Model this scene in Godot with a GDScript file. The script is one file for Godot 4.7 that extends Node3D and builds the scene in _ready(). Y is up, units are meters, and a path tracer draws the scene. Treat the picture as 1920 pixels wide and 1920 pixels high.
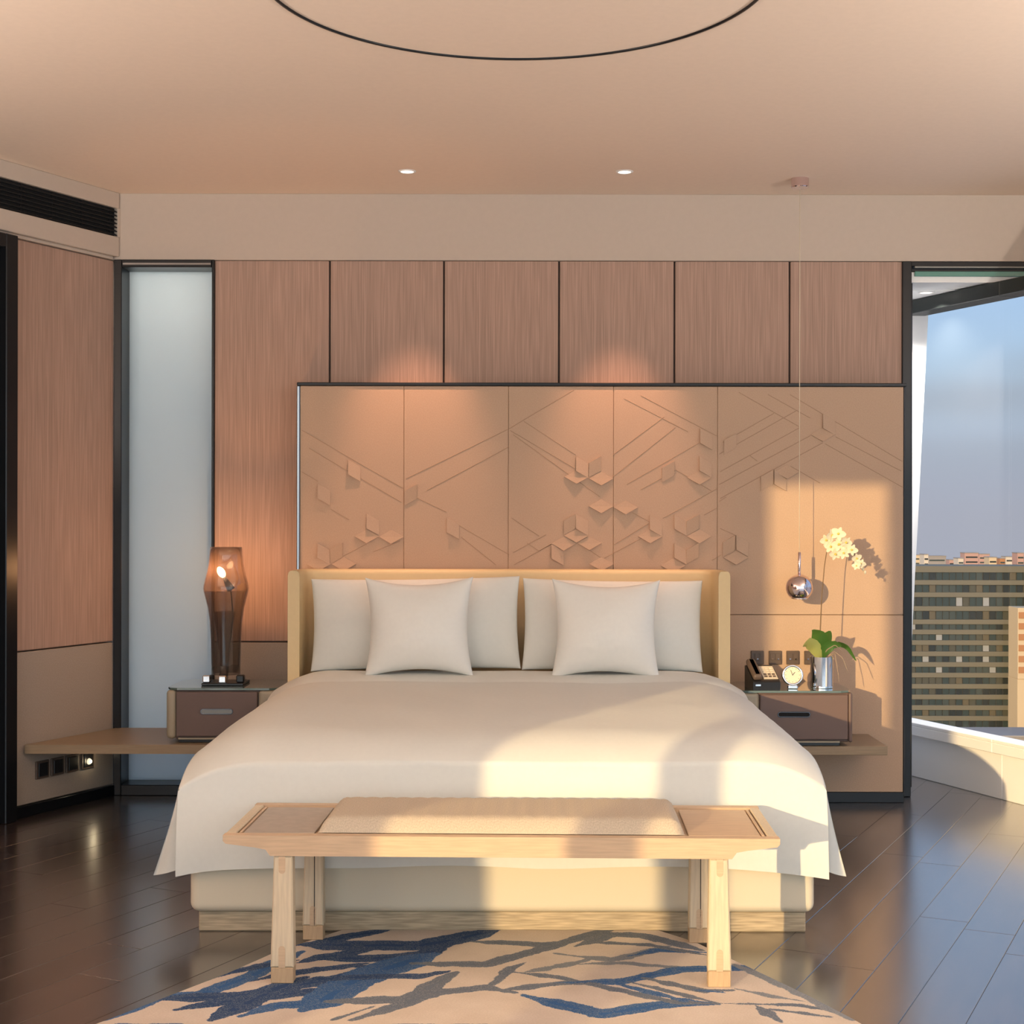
extends Node3D
# A hotel bedroom at sunset. Units are metres, y is up, the camera looks along -z.
# A pixel of the photograph (1920 frame) at a known depth becomes a point: see px().

const F := 2780.0      # focal length in pixels
const VX := 985.0      # vanishing point of the lines that run along z
const VY := 968.0
const EYE := 1.338     # camera height
const CEIL := 2.88
const WALL := 7.1      # depth of the bed wall
const PANEL := 6.93    # depth of the leather panel's face
const LW := Vector3(0.4386, 0, -0.8987)   # along the left wall, towards the bed wall
const LN := Vector3(0.8987, 0, 0.4386)    # out of the left wall, into the room
const CORNER := Vector3(-1.97, 0, -7.1)
const WINDOW_START := Vector3(2.05, 0, -7.8)   # on the right glass wall
const WINDOW_DIR := Vector3(0.37697, 0, 0.92622)

var M := {}
var used := {}
var rng := RandomNumberGenerator.new()
var cache := {}


func _ready():
	rng.seed = 7
	setup_view()
	setup_sky()
	setup_light()
	make_materials()
	build_floor()
	build_ceiling()
	build_left_wall()
	build_bed_wall()
	build_right_window()
	build_rear_wall()
	build_leather_panel()
	build_bed()
	build_duvet()
	build_pillows()
	build_bench()
	build_rug()
	build_shelves()
	build_nightstands()
	build_lamp()
	build_pendant()
	build_switches()
	build_phone()
	build_clock()
	build_orchid()
	build_downlights()
	build_added_uplighters()
	build_city()


# ---------------------------------------------------------------- camera, sky, light

func setup_view():
	var cam := Camera3D.new()
	cam.name = "camera"
	cam.projection = Camera3D.PROJECTION_FRUSTUM
	cam.near = 0.05
	cam.far = 8000.0
	cam.size = 2.0 * cam.near * 960.0 / F
	cam.frustum_offset = Vector2(cam.near * (960.0 - VX) / F, cam.near * (VY - 960.0) / F)
	cam.position = Vector3(0, EYE, 0)
	cam.rotation_degrees = Vector3(0, 0, 0.1)
	add_child(cam)
	cam.current = true


func setup_sky():
	var env := Environment.new()
	env.background_mode = Environment.BG_SKY
	env.tonemap_mode = Environment.TONE_MAPPER_LINEAR
	env.tonemap_exposure = 1.0
	env.sdfgi_enabled = true
	env.ssao_enabled = true
	env.ssil_enabled = true
	var w := 1024
	var h := 512
	var im := Image.create(w, h, false, Image.FORMAT_RGBF)
	var n := FastNoiseLite.new()
	n.seed = 11
	n.frequency = 1.0
	n.fractal_octaves = 4
	var sun := Vector3(-0.577, 0.173, 1.0).normalized()
	var steps := [[0.0, Color(0.385, 0.405, 0.485)], [2.0, Color(0.38, 0.425, 0.52)], [3.6, Color(0.42, 0.51, 0.63)], [5.2, Color(0.45, 0.61, 0.78)], [8.5, Color(0.41, 0.60, 0.86)], [25.0, Color(0.38, 0.57, 0.90)], [90.0, Color(0.30, 0.47, 0.84)]]
	for y in h:
		var up := 90.0 - (y + 0.5) / h * 180.0
		for x in w:
			var c := Color(0.385, 0.405, 0.485)
			if up > 0.0:
				for k in steps.size() - 1:
					if up >= steps[k][0] and up <= steps[k + 1][0]:
						c = steps[k][1].lerp(steps[k + 1][1], (up - steps[k][0]) / (steps[k + 1][0] - steps[k][0]))
				var a := (x + 0.5) / w * TAU
				var e := deg_to_rad(up)
				var d := Vector3(sin(a) * cos(e), sin(e), -cos(a) * cos(e))
				# thin bands of grey cloud low over the town, all the way round
				var cl := n.get_noise_3d(d.x * 3.0, d.y * 38.0, d.z * 3.0) + 0.25
				cl = clampf(cl * 1.6, 0.0, 1.0) * clampf((up - 1.0) / 2.0, 0.0, 1.0) * clampf((7.0 - up) / 2.5, 0.0, 1.0)
				c = c.lerp(Color(0.37, 0.42, 0.50), 0.75 * cl)
				# the sunset glow round the sun
				var off := rad_to_deg(d.angle_to(sun))
				var g := exp(-off * off / (2.0 * 13.0 * 13.0))
				c = c + Color(2.4, 1.75, 1.1) * g
			im.set_pixel(x, y, c)
	var sky := Sky.new()
	var sm := PanoramaSkyMaterial.new()
	sm.panorama = ImageTexture.create_from_image(im)
	sky.sky_material = sm
	env.sky = sky
	var we := WorldEnvironment.new()
	we.name = "environment"
	we.environment = env
	add_child(we)


func setup_light():
	var sun := DirectionalLight3D.new()
	sun.name = "sun"
	sun.sky_mode = DirectionalLight3D.SKY_MODE_LIGHT_ONLY
	sun.light_color = Color(1.0, 0.70, 0.34).linear_to_srgb()
	sun.light_energy = 1.28
	sun.light_angular_distance = 0.5
	sun.shadow_enabled = true
	add_child(sun)
	sun.look_at_from_position(Vector3.ZERO, Vector3(0.577, -0.173, -1.0), Vector3.UP)
	# added fill light behind the camera, as wide and high as the rear glass
	var rear_fill := AreaLight3D.new()
	rear_fill.name = "added_rear_fill"
	rear_fill.area_size = Vector2(8.7, 2.5)
	rear_fill.area_normalize_energy = false
	rear_fill.light_color = Color(0.88, 1.0, 0.98).linear_to_srgb()
	rear_fill.light_energy = 0.41
	rear_fill.shadow_enabled = true
	rear_fill.area_range = 30.0
	add_child(rear_fill)
	rear_fill.position = Vector3(0.9, 1.42, 0.52)
	rear_fill.rotation.y = atan2(0.06, 1.0)


# ---------------------------------------------------------------- helpers

func px(x: float, y: float, d: float) -> Vector3:
	return Vector3((x - VX) * d / F, EYE - (y - VY) * d / F, -d)


func on_floor(x: float, y: float) -> Vector2:
	var d := EYE * F / (y - VY)
	return Vector2((x - VX) * d / F, -d)


func numbered(called: String) -> String:
	var k: int = used.get(called, 0)
	used[called] = k + 1
	return called if k == 0 else "%s_%03d" % [called, k]


func tag(o: Node3D, label: String, category := "", group := "", kind := ""):
	if label: o.set_meta("label", label)
	if category: o.set_meta("category", category)
	if group: o.set_meta("group", group)
	if kind: o.set_meta("kind", kind)


func thing(called: String, label: String, category: String, at := Vector3.ZERO, turn := 0.0, group := "", kind := "") -> Node3D:
	var o := Node3D.new()
	o.name = numbered(called)
	add_child(o)
	o.position = at
	o.rotation.y = turn
	tag(o, label, category, group, kind)
	return o


func part(parent: Node, called: String, mesh: Mesh, material: Material, at := Vector3.ZERO, turn := Vector3.ZERO) -> MeshInstance3D:
	var o := MeshInstance3D.new()
	o.name = called
	o.mesh = mesh
	o.material_override = material
	o.cast_shadow = GeometryInstance3D.SHADOW_CASTING_SETTING_ON
	parent.add_child(o, true)
	o.position = at
	o.rotation = turn
	return o


func single(called: String, mesh: Mesh, material: Material, label: String, category: String, at := Vector3.ZERO, group := "") -> MeshInstance3D:
	var o := part(self, numbered(called), mesh, material, at)
	tag(o, label, category, group)
	return o


func new_st(smooth := false) -> SurfaceTool:
	var st := SurfaceTool.new()
	st.begin(Mesh.PRIMITIVE_TRIANGLES)
	st.set_smooth_group(0 if smooth else -1)
	return st


func done(st: SurfaceTool) -> ArrayMesh:
	st.generate_normals()
	return st.commit()


# a triangle whose front looks along hint
func tri(st: SurfaceTool, a: Vector3, b: Vector3, c: Vector3, hint: Vector3):
	if (c - a).cross(b - a).dot(hint) >= 0.0:
		st.add_vertex(a); st.add_vertex(b); st.add_vertex(c)
	else:
		st.add_vertex(a); st.add_vertex(c); st.add_vertex(b)


func quad(st: SurfaceTool, a: Vector3, b: Vector3, c: Vector3, d: Vector3, hint: Vector3):
	tri(st, a, b, c, hint)
	tri(st, a, c, d, hint)


# a box with chamfered edges, centred on at
func add_box(st: SurfaceTool, size: Vector3, at := Vector3.ZERO, bevel := 0.003, basis := Basis.IDENTITY):
	var h := size * 0.5
	var b: float = minf(bevel, minf(h.x, minf(h.y, h.z)) * 0.45)
	var v := func(sx: int, sy: int, sz: int, axis: int) -> Vector3:
		var p := Vector3(sx * (h.x - b), sy * (h.y - b), sz * (h.z - b))
		p[axis] += [sx, sy, sz][axis] * b
		return at + basis * p
	for axis in 3:
		for s in [-1, 1]:
			var c := []
			for q in [[-1, -1], [1, -1], [1, 1], [-1, 1]]:
				var g := [0, 0, 0]
				g[axis] = s
				g[(axis + 1) % 3] = q[0]
				g[(axis + 2) % 3] = q[1]
				c.append(v.call(g[0], g[1], g[2], axis))
			var n := Vector3.ZERO
			n[axis] = s
			quad(st, c[0], c[1], c[2], c[3], basis * n)
		for p in [-1, 1]:
			for q in [-1, 1]:
				var g := [0, 0, 0]
				var a1 := (axis + 1) % 3
				var a2 := (axis + 2) % 3
				g[a1] = p
				g[a2] = q
				var lo := g.duplicate()
				lo[axis] = -1
				var hi := g.duplicate()
				hi[axis] = 1
				var n := Vector3(g[0], g[1], g[2])
				quad(st, v.call(lo[0], lo[1], lo[2], a1), v.call(hi[0], hi[1], hi[2], a1), v.call(hi[0], hi[1], hi[2], a2), v.call(lo[0], lo[1], lo[2], a2), basis * n)
	for sx in [-1, 1]:
		for sy in [-1, 1]:
			for sz in [-1, 1]:
				tri(st, v.call(sx, sy, sz, 0), v.call(sx, sy, sz, 1), v.call(sx, sy, sz, 2), basis * Vector3(sx, sy, sz))


func box(sx: float, sy: float, sz: float, bevel := 0.003) -> ArrayMesh:
	var key := "%.4f %.4f %.4f %.4f" % [sx, sy, sz, bevel]
	if not cache.has(key):
		var st := new_st()
		add_box(st, Vector3(sx, sy, sz), Vector3.ZERO, bevel)
		cache[key] = done(st)
	return cache[key]


# an outline in the xy plane, given depth along z (from 0 to depth), with chamfered front
func prism(pts: PackedVector2Array, depth: float, bevel := 0.0) -> ArrayMesh:
	var st := new_st()
	add_prism(st, pts, depth, bevel)
	return done(st)


func add_prism(st: SurfaceTool, pts: PackedVector2Array, depth: float, bevel := 0.0, xf := Transform3D.IDENTITY):
	var poly := pts
	if Geometry2D.is_polygon_clockwise(poly):
		poly.reverse()
	var inner := poly
	if bevel > 0.0:
		var off := Geometry2D.offset_polygon(poly, -bevel)
		if off.size() == 1 and off[0].size() == poly.size():
			# match the order of the offset outline to the outline
			var best := 0
			for k in poly.size():
				if off[0][k].distance_squared_to(poly[0]) < off[0][best].distance_squared_to(poly[0]):
					best = k
			inner = PackedVector2Array()
			for k in poly.size():
				inner.append(off[0][(best + k) % poly.size()])
		else:
			bevel = 0.0
	var id := Geometry2D.triangulate_polygon(inner)
	for k in range(0, id.size(), 3):
		var a := inner[id[k]]
		var b := inner[id[k + 1]]
		var c := inner[id[k + 2]]
		tri(st, xf * Vector3(a.x, a.y, depth), xf * Vector3(b.x, b.y, depth), xf * Vector3(c.x, c.y, depth), xf.basis * Vector3(0, 0, 1))
	id = Geometry2D.triangulate_polygon(poly)
	for k in range(0, id.size(), 3):
		var a := poly[id[k]]
		var b := poly[id[k + 1]]
		var c := poly[id[k + 2]]
		tri(st, xf * Vector3(a.x, a.y, 0), xf * Vector3(b.x, b.y, 0), xf * Vector3(c.x, c.y, 0), xf.basis * Vector3(0, 0, -1))
	for k in poly.size():
		var a := poly[k]
		var b := poly[(k + 1) % poly.size()]
		var e := b - a
		var n := xf.basis * Vector3(e.y, -e.x, 0)
		var top := depth - bevel
		quad(st, xf * Vector3(a.x, a.y, 0), xf * Vector3(b.x, b.y, 0), xf * Vector3(b.x, b.y, top), xf * Vector3(a.x, a.y, top), n)
		if bevel > 0.0:
			var ia := inner[k]
			var ib := inner[(k + 1) % poly.size()]
			quad(st, xf * Vector3(a.x, a.y, top), xf * Vector3(b.x, b.y, top), xf * Vector3(ib.x, ib.y, depth), xf * Vector3(ia.x, ia.y, depth), n.normalized() + xf.basis * Vector3(0, 0, 1))


# a profile of (radius, height) turned round y
func lathe(profile: Array, seg := 40, smooth := true) -> ArrayMesh:
	var st := new_st(smooth)
	add_lathe(st, profile, seg)
	return done(st)


func add_lathe(st: SurfaceTool, profile: Array, seg := 40, at := Vector3.ZERO):
	for k in profile.size() - 1:
		var p: Vector2 = profile[k]
		var q: Vector2 = profile[k + 1]
		var e := q - p
		for j in seg:
			var a := TAU * j / seg
			var b := TAU * (j + 1) / seg
			var m := (a + b) * 0.5
			var n := Vector3(e.y * cos(m), -e.x, e.y * sin(m))
			var p0 := at + Vector3(p.x * cos(a), p.y, p.x * sin(a))
			var p1 := at + Vector3(p.x * cos(b), p.y, p.x * sin(b))
			var q0 := at + Vector3(q.x * cos(a), q.y, q.x * sin(a))
			var q1 := at + Vector3(q.x * cos(b), q.y, q.x * sin(b))
			if p.x > 1e-6: tri(st, p0, p1, q1 if q.x > 1e-6 else q0, n)
			if q.x > 1e-6: tri(st, p0, q1, q0, n)


# a round tube along points; radii one for all or one for each
func tube(pts: Array, radius: float, seg := 10, tip := -1.0) -> ArrayMesh:
	var st := new_st(true)
	add_tube(st, pts, radius, seg, tip)
	return done(st)


func add_tube(st: SurfaceTool, pts: Array, radius: float, seg := 10, tip := -1.0):
	var rings := []
	var side := Vector3.ZERO
	for k in pts.size():
		var t: Vector3 = (pts[mini(k + 1, pts.size() - 1)] - pts[maxi(k - 1, 0)]).normalized()
		if side == Vector3.ZERO:
			side = t.cross(Vector3.RIGHT if absf(t.x) < 0.8 else Vector3.UP).normalized()
		side = (side - t * side.dot(t)).normalized()
		var up := t.cross(side)
		var r: float = radius if tip < 0.0 else lerpf(radius, tip, float(k) / (pts.size() - 1))
		var ring := []
		for j in seg:
			var a := TAU * j / seg
			ring.append(pts[k] + (side * cos(a) + up * sin(a)) * r)
		rings.append(ring)
	for k in pts.size() - 1:
		for j in seg:
			var i := (j + 1) % seg
			var n: Vector3 = (rings[k][j] + rings[k][i]) * 0.5 - pts[k]
			quad(st, rings[k][j], rings[k][i], rings[k + 1][i], rings[k + 1][j], n)
	for e in [0, pts.size() - 1]:
		var out: Vector3 = pts[0] - pts[1] if e == 0 else pts[e] - pts[e - 1]
		for j in seg:
			tri(st, pts[e], rings[e][j], rings[e][(j + 1) % seg], out)


# a surface through rows of points, turned so that its front looks along hint at the middle
func add_grid(st: SurfaceTool, rows: Array, flip := false, closed := false):
	for j in rows.size() - 1:
		var n: int = rows[j].size()
		for i in (n if closed else n - 1):
			var k: int = (i + 1) % n
			var a: Vector3 = rows[j][i]
			var b: Vector3 = rows[j][k]
			var c: Vector3 = rows[j + 1][k]
			var d: Vector3 = rows[j + 1][i]
			if flip:
				st.add_vertex(a); st.add_vertex(c); st.add_vertex(b)
				st.add_vertex(a); st.add_vertex(d); st.add_vertex(c)
			else:
				st.add_vertex(a); st.add_vertex(b); st.add_vertex(c)
				st.add_vertex(a); st.add_vertex(c); st.add_vertex(d)


# a box with round edges: a sphere's directions pushed out to a box
func add_round_box(st: SurfaceTool, size: Vector3, r: float, at := Vector3.ZERO, seg := 6):
	var h := size * 0.5
	r = minf(r, minf(h.x, minf(h.y, h.z)) * 0.98)
	var rows := []
	for j in 2 * seg + 2:
		var up := j <= seg
		var lat: float = PI * 0.5 - PI * 0.5 * (j if up else j - 1) / float(seg)
		var row := []
		for q in 4:
			for i in seg + 1:
				var a := PI * 0.5 * (q + float(i) / seg)
				var c := Vector3(1 if q in [0, 3] else -1, 1 if up else -1, 1 if q in [0, 1] else -1) * (h - Vector3.ONE * r)
				row.append(at + c + r * Vector3(cos(lat) * cos(a), sin(lat), cos(lat) * sin(a)))
		rows.append(row)
	add_grid(st, rows, false, true)
	for e in [0, rows.size() - 1]:
		var s := 1.0 if e == 0 else -1.0
		var c := []
		for q in 4:
			c.append(rows[e][q * (seg + 1)])
		quad(st, c[0], c[1], c[2], c[3], Vector3(0, s, 0))


func round_box(sx: float, sy: float, sz: float, r: float, seg := 6) -> ArrayMesh:
	var st := new_st(true)
	add_round_box(st, Vector3(sx, sy, sz), r, Vector3.ZERO, seg)
	return done(st)


# ---------------------------------------------------------------- materials

func lin(r: float, g: float, b: float) -> Color:
	return Color(r, g, b).linear_to_srgb()


func mat(called: String, c: Color, rough := 0.6, metal := 0.0) -> StandardMaterial3D:
	var m := StandardMaterial3D.new()
	m.resource_name = called
	m.albedo_color = c
	m.roughness = rough
	m.metallic = metal
	M[called] = m
	return m


# a tile of grain: noise stretched by the scale it is used at
func grain(seed_: int, lo: float, hi: float, freq := 0.03, octaves := 4) -> ImageTexture:
	var n := FastNoiseLite.new()
	n.seed = seed_
	n.frequency = freq
	n.fractal_octaves = octaves
	var src := n.get_seamless_image(256, 256)
	var im := Image.create(256, 256, false, Image.FORMAT_RGB8)
	for y in 256:
		for x in 256:
			var v := lerpf(lo, hi, src.get_pixel(x, y).r)
			im.set_pixel(x, y, Color(v, v, v))
	return ImageTexture.create_from_image(im)


# upright threads, each with its own tone that drifts along it
func threads(seed_: int, lo: float, hi: float) -> ImageTexture:
	var r := RandomNumberGenerator.new()
	r.seed = seed_
	var im := Image.create(256, 256, false, Image.FORMAT_RGB8)
	for x in 256:
		var base := r.randf()
		var swing := r.randf() * 0.5
		var turns := r.randi_range(1, 5)
		var phase := r.randf() * TAU
		for y in 256:
			var v := lerpf(lo, hi, clampf(base * 0.6 + 0.2 + swing * sin(TAU * turns * y / 256.0 + phase), 0.0, 1.0))
			im.set_pixel(x, y, Color(v, v, v))
	return ImageTexture.create_from_image(im)


func grained(m: StandardMaterial3D, t: Texture2D, scale: Vector3, bump := 0.0, world := false):
	m.albedo_texture = t
	m.uv1_triplanar = true
	m.uv1_world_triplanar = world
	m.uv1_scale = scale
	if bump != 0.0:
		m.heightmap_enabled = true
		m.heightmap_texture = t
		m.heightmap_scale = bump


func make_materials():
	var fine := grain(1, 0.80, 1.0, 0.05, 4)
	var soft := grain(2, 0.93, 1.0, 0.02, 3)
	var even := grain(6, 0.985, 1.0, 0.05, 3)
	var hide := grain(8, 0.93, 1.0, 0.12, 3)
	var wood := grain(3, 0.72, 1.0, 0.018, 5)
	var strong := grain(4, 0.72, 1.0, 0.09, 3)
	var streak := threads(7, 0.84, 1.0)
	var pale_streak := grain(12, 0.90, 1.0, 0.10, 3)
	grained(mat("paint", lin(0.56, 0.475, 0.405), 0.85), even, Vector3(2, 2, 2))
	grained(mat("ceiling_paint", lin(0.85, 0.70, 0.58), 0.9), even, Vector3(2, 2, 2))
	mat("white_paint", lin(0.86, 0.86, 0.86), 0.6)
	grained(mat("wall_textile", lin(0.50, 0.335, 0.265), 0.75), streak, Vector3(2.1, 0.8, 2.1), 0.02)
	grained(mat("shaded_textile", lin(0.40, 0.335, 0.28), 0.7), hide, Vector3(4, 4, 4), 0.02)  # wall textile again, with the shade of the lower panels put into its colour
	grained(mat("panel_leather", lin(0.515, 0.355, 0.245), 0.55), hide, Vector3(5, 5, 5), 0.015)
	grained(mat("groove_shade_leather", lin(0.42, 0.275, 0.18), 0.6), hide, Vector3(5, 5, 5))  # panel leather darkened to stand for the shade in the grooves
	mat("black_metal", lin(0.012, 0.013, 0.016), 0.28, 0.4)
	mat("chrome", lin(0.80, 0.80, 0.82), 0.08, 1.0)
	mat("dark_chrome", lin(0.10, 0.10, 0.11), 0.12, 1.0)
	mat("rose_chrome", lin(0.78, 0.66, 0.68), 0.06, 1.0)
	mat("frame_steel", lin(0.30, 0.31, 0.33), 0.12, 1.0)
	mat("dull_steel", lin(0.22, 0.22, 0.21), 0.45, 0.6)
	mat("black_void", lin(0.006, 0.006, 0.007), 0.9)
	mat("black_plastic", lin(0.012, 0.012, 0.014), 0.3)
	mat("brown_plastic", lin(0.10, 0.07, 0.055), 0.45)
	mat("cream_plastic", lin(0.72, 0.64, 0.50), 0.5)
	var frost := mat("frosted_glass", lin(0.60, 0.79, 0.90), 0.35)
	frost.backlight_enabled = true
	frost.backlight = Color(1, 1, 1)
	for k in 5:
		var t: float = [1.0, 0.86, 1.12, 0.93, 1.05][k]
		var f := mat("plank_%d" % k, lin(0.082 * t, 0.060 * t, 0.053 * t), 0.24)
		f.metallic_specular = 0.68
		f.clearcoat_enabled = true
		f.clearcoat = 1.0
		f.clearcoat_roughness = 0.22
		grained(f, wood, Vector3(0.5, 5, 5), 0.03)
		f.uv1_offset = Vector3(0.13 * k, 0.37 * k, 0.21 * k)
	mat("subfloor", lin(0.10, 0.075, 0.065), 0.9)
	grained(mat("oak", lin(0.63, 0.455, 0.30), 0.5), pale_streak, Vector3(0.3, 4, 4), 0.01)
	grained(mat("oak_upright", lin(0.69, 0.575, 0.41), 0.5), pale_streak, Vector3(4, 0.3, 4), 0.01)
	grained(mat("oak_dark", lin(0.54, 0.38, 0.23), 0.5), pale_streak, Vector3(4, 0.4, 4), 0.01)
	grained(mat("plinth_oak", lin(0.60, 0.48, 0.32), 0.55), strong, Vector3(0.35, 5, 5), 0.02)
	grained(mat("shelf_oak", lin(0.33, 0.24, 0.15), 0.42), pale_streak, Vector3(0.3, 4, 4), 0.01)
	grained(mat("tray_leather", lin(0.44, 0.38, 0.32), 0.55), soft, Vector3(4, 4, 4))
	grained(mat("bench_cloth", lin(0.66, 0.56, 0.43), 0.8), fine, Vector3(14, 14, 14), 0.02)
	grained(mat("bed_leather", lin(0.70, 0.55, 0.31), 0.5), even, Vector3(3, 3, 3))
	grained(mat("base_cloth", lin(0.72, 0.65, 0.51), 0.8), hide, Vector3(16, 16, 16), 0.015)
	grained(mat("linen", lin(0.70, 0.72, 0.69), 0.75), even, Vector3(3, 3, 3))
	grained(mat("satin", lin(0.78, 0.79, 0.76), 0.40), even, Vector3(3, 3, 3))
	mat("mattress_cloth", lin(0.75, 0.73, 0.68), 0.8)
	grained(mat("drawer_leather", lin(0.155, 0.10, 0.085), 0.45), hide, Vector3(12, 12, 12), 0.01)
	grained(mat("cheek_leather", lin(0.36, 0.31, 0.23), 0.45), even, Vector3(5, 5, 5))
	var top := mat("table_glass", lin(0.10, 0.14, 0.12), 0.04)
	top.clearcoat_enabled = true
	top.clearcoat = 1.0
	top.clearcoat_roughness = 0.03
	mat("glass_edge", lin(0.10, 0.28, 0.24), 0.1)
	var pane := mat("pane", Color(0.9, 0.95, 0.95, 0.004), 0.0)
	pane.transparency = BaseMaterial3D.TRANSPARENCY_ALPHA
	pane.metallic_specular = 0.22   # coated against reflections
	var smoke := mat("smoke_glass", Color(lin(0.055, 0.036, 0.028), 0.36), 0.02)
	smoke.transparency = BaseMaterial3D.TRANSPARENCY_ALPHA
	smoke.cull_mode = BaseMaterial3D.CULL_DISABLED
	var leaf := mat("leaf", lin(0.045, 0.12, 0.028), 0.32)
	leaf.backlight_enabled = true
	leaf.backlight = lin(0.12, 0.25, 0.03)
	var pale := mat("pale_leaf", lin(0.34, 0.38, 0.13), 0.4)
	pale.backlight_enabled = true
	pale.backlight = lin(0.4, 0.4, 0.1)
	mat("stem", lin(0.16, 0.10, 0.05), 0.6)
	mat("root", lin(0.30, 0.22, 0.16), 0.7)
	var petal := mat("petal", lin(0.86, 0.82, 0.66), 0.6)
	petal.backlight_enabled = true
	petal.backlight = lin(0.5, 0.47, 0.33)
	mat("petal_heart", lin(0.75, 0.55, 0.12), 0.6)
	glow("bulb_glow", lin(1.0, 0.62, 0.30), 14.0)
	glow("added_uplight_glow", lin(1.0, 0.85, 0.7), 2.0)
	glow("downlight_glow", lin(1.0, 0.86, 0.70), 3.0)
	glow("night_light_glow", lin(1.0, 0.85, 0.55), 0.9)
	# the town
	mat("facade", lin(0.15, 0.14, 0.105), 0.8)
	for k in 6:
		mat("far_window_%d" % k, [lin(0.032, 0.048, 0.046), lin(0.05, 0.065, 0.06), lin(0.020, 0.025, 0.023), lin(0.07, 0.07, 0.05), lin(0.11, 0.095, 0.06), lin(0.30, 0.32, 0.34)][k], 0.35)
	mat("far_cream", lin(0.60, 0.48, 0.32), 0.8)
	mat("far_pink", lin(0.48, 0.30, 0.26), 0.8)
	mat("far_grey", lin(0.30, 0.28, 0.27), 0.8)
	mat("far_brick", lin(0.42, 0.20, 0.09), 0.8)
	mat("far_white", lin(0.62, 0.56, 0.48), 0.8)
	mat("street", lin(0.12, 0.125, 0.11), 0.9)


func glow(called: String, c: Color, energy: float):
	var m := mat(called, Color(0.9, 0.9, 0.9), 0.4)
	m.emission_enabled = true
	m.emission = c
	m.emission_energy_multiplier = energy


# ---------------------------------------------------------------- the setting

func room_outline() -> PackedVector2Array:
	return PackedVector2Array([Vector2(-1.97, -7.1), Vector2(1.83, -7.1), Vector2(1.83, -7.5), Vector2(1.724, -8.6), Vector2(5.40, 0.44), Vector2(-3.49, 0.97), Vector2(-5.87, 0.97)])


# the storey's slabs end at the glass; y is -z here
func slab_outline() -> PackedVector2Array:
	return PackedVector2Array([Vector2(-2.4, 9.0), Vector2(1.74, 9.0), Vector2(5.66, -0.43), Vector2(-3.49, -1.0), Vector2(-3.49, -1.12), Vector2(-6.3, -1.12), Vector2(-6.3, 0.0), Vector2(-2.45, 7.2)])


func build_floor():
	var floor_ := thing("floor", "dark brown oak plank floor laid at a slant", "", Vector3.ZERO, 0.0, "", "structure")
	var st := new_st()
	add_prism(st, slab_outline(), 0.2, 0.0, Transform3D(Basis(Vector3.RIGHT, -PI / 2), Vector3(0, -0.221, 0)))
	part(floor_, "subfloor", done(st), M.subfloor)
	var a := Vector2(LW.x, LW.z)
	var b := Vector2(-LW.z, LW.x)
	var room := room_outline()
	var whole := box(1.4492, 0.02, 0.1592, 0.0013)
	for row in range(-50, 50):
		var shift := rng.randf() * 1.45
		for k in range(-10, 12):
			var c := a * (k * 1.45 + shift) + b * (row * 0.16 + 0.05)
			var outline := PackedVector2Array([c - a * 0.7246 - b * 0.0796, c + a * 0.7246 - b * 0.0796, c + a * 0.7246 + b * 0.0796, c - a * 0.7246 + b * 0.0796])
			var cuts := Geometry2D.intersect_polygons(outline, room)
			if cuts.is_empty():
				continue
			var material: Material = M["plank_%d" % rng.randi_range(0, 4)]
			var turn := atan2(-a.y, a.x)
			if Geometry2D.clip_polygons(outline, room).is_empty():
				part(floor_, "plank", whole, material, Vector3(c.x, -0.01, c.y), Vector3(0, turn, 0))
			else:
				for cut in cuts:
					var local := PackedVector2Array()
					for p in cut:
						local.append(Vector2((p - c).dot(a), -(p - c).dot(b)))
					var s2 := new_st()
					add_prism(s2, local, 0.02, 0.0, Transform3D(Basis(Vector3.RIGHT, -PI / 2), Vector3(0, -0.01, 0)))
					part(floor_, "plank", done(s2), material, Vector3(c.x, -0.01, c.y), Vector3(0, turn, 0))


func build_ceiling():
	var c := thing("ceiling", "warm beige painted ceiling with a circular groove", "", Vector3.ZERO, 0.0, "", "structure")
	var st := new_st()
	add_prism(st, slab_outline(), 0.25, 0.0, Transform3D(Basis(Vector3.RIGHT, -PI / 2), Vector3(0, CEIL, 0)))
	part(c, "slab", done(st), M.ceiling_paint)
	var s2 := new_st(true)
	add_lathe(s2, [Vector2(0.737, -0.006), Vector2(0.737, 0.004), Vector2(0.729, 0.004), Vector2(0.729, -0.006), Vector2(0.737, -0.006)], 128)
	part(c, "ring_trim", done(s2), M.black_metal, Vector3(-0.03, CEIL, -4.26))


func wall_left_frame(called: String, label: String) -> Node3D:
	var o := Node3D.new()
	o.name = called
	add_child(o)
	o.transform = Transform3D(Basis(LW, Vector3.UP, LN), CORNER)
	tag(o, label, "", "", "structure")
	return o


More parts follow.
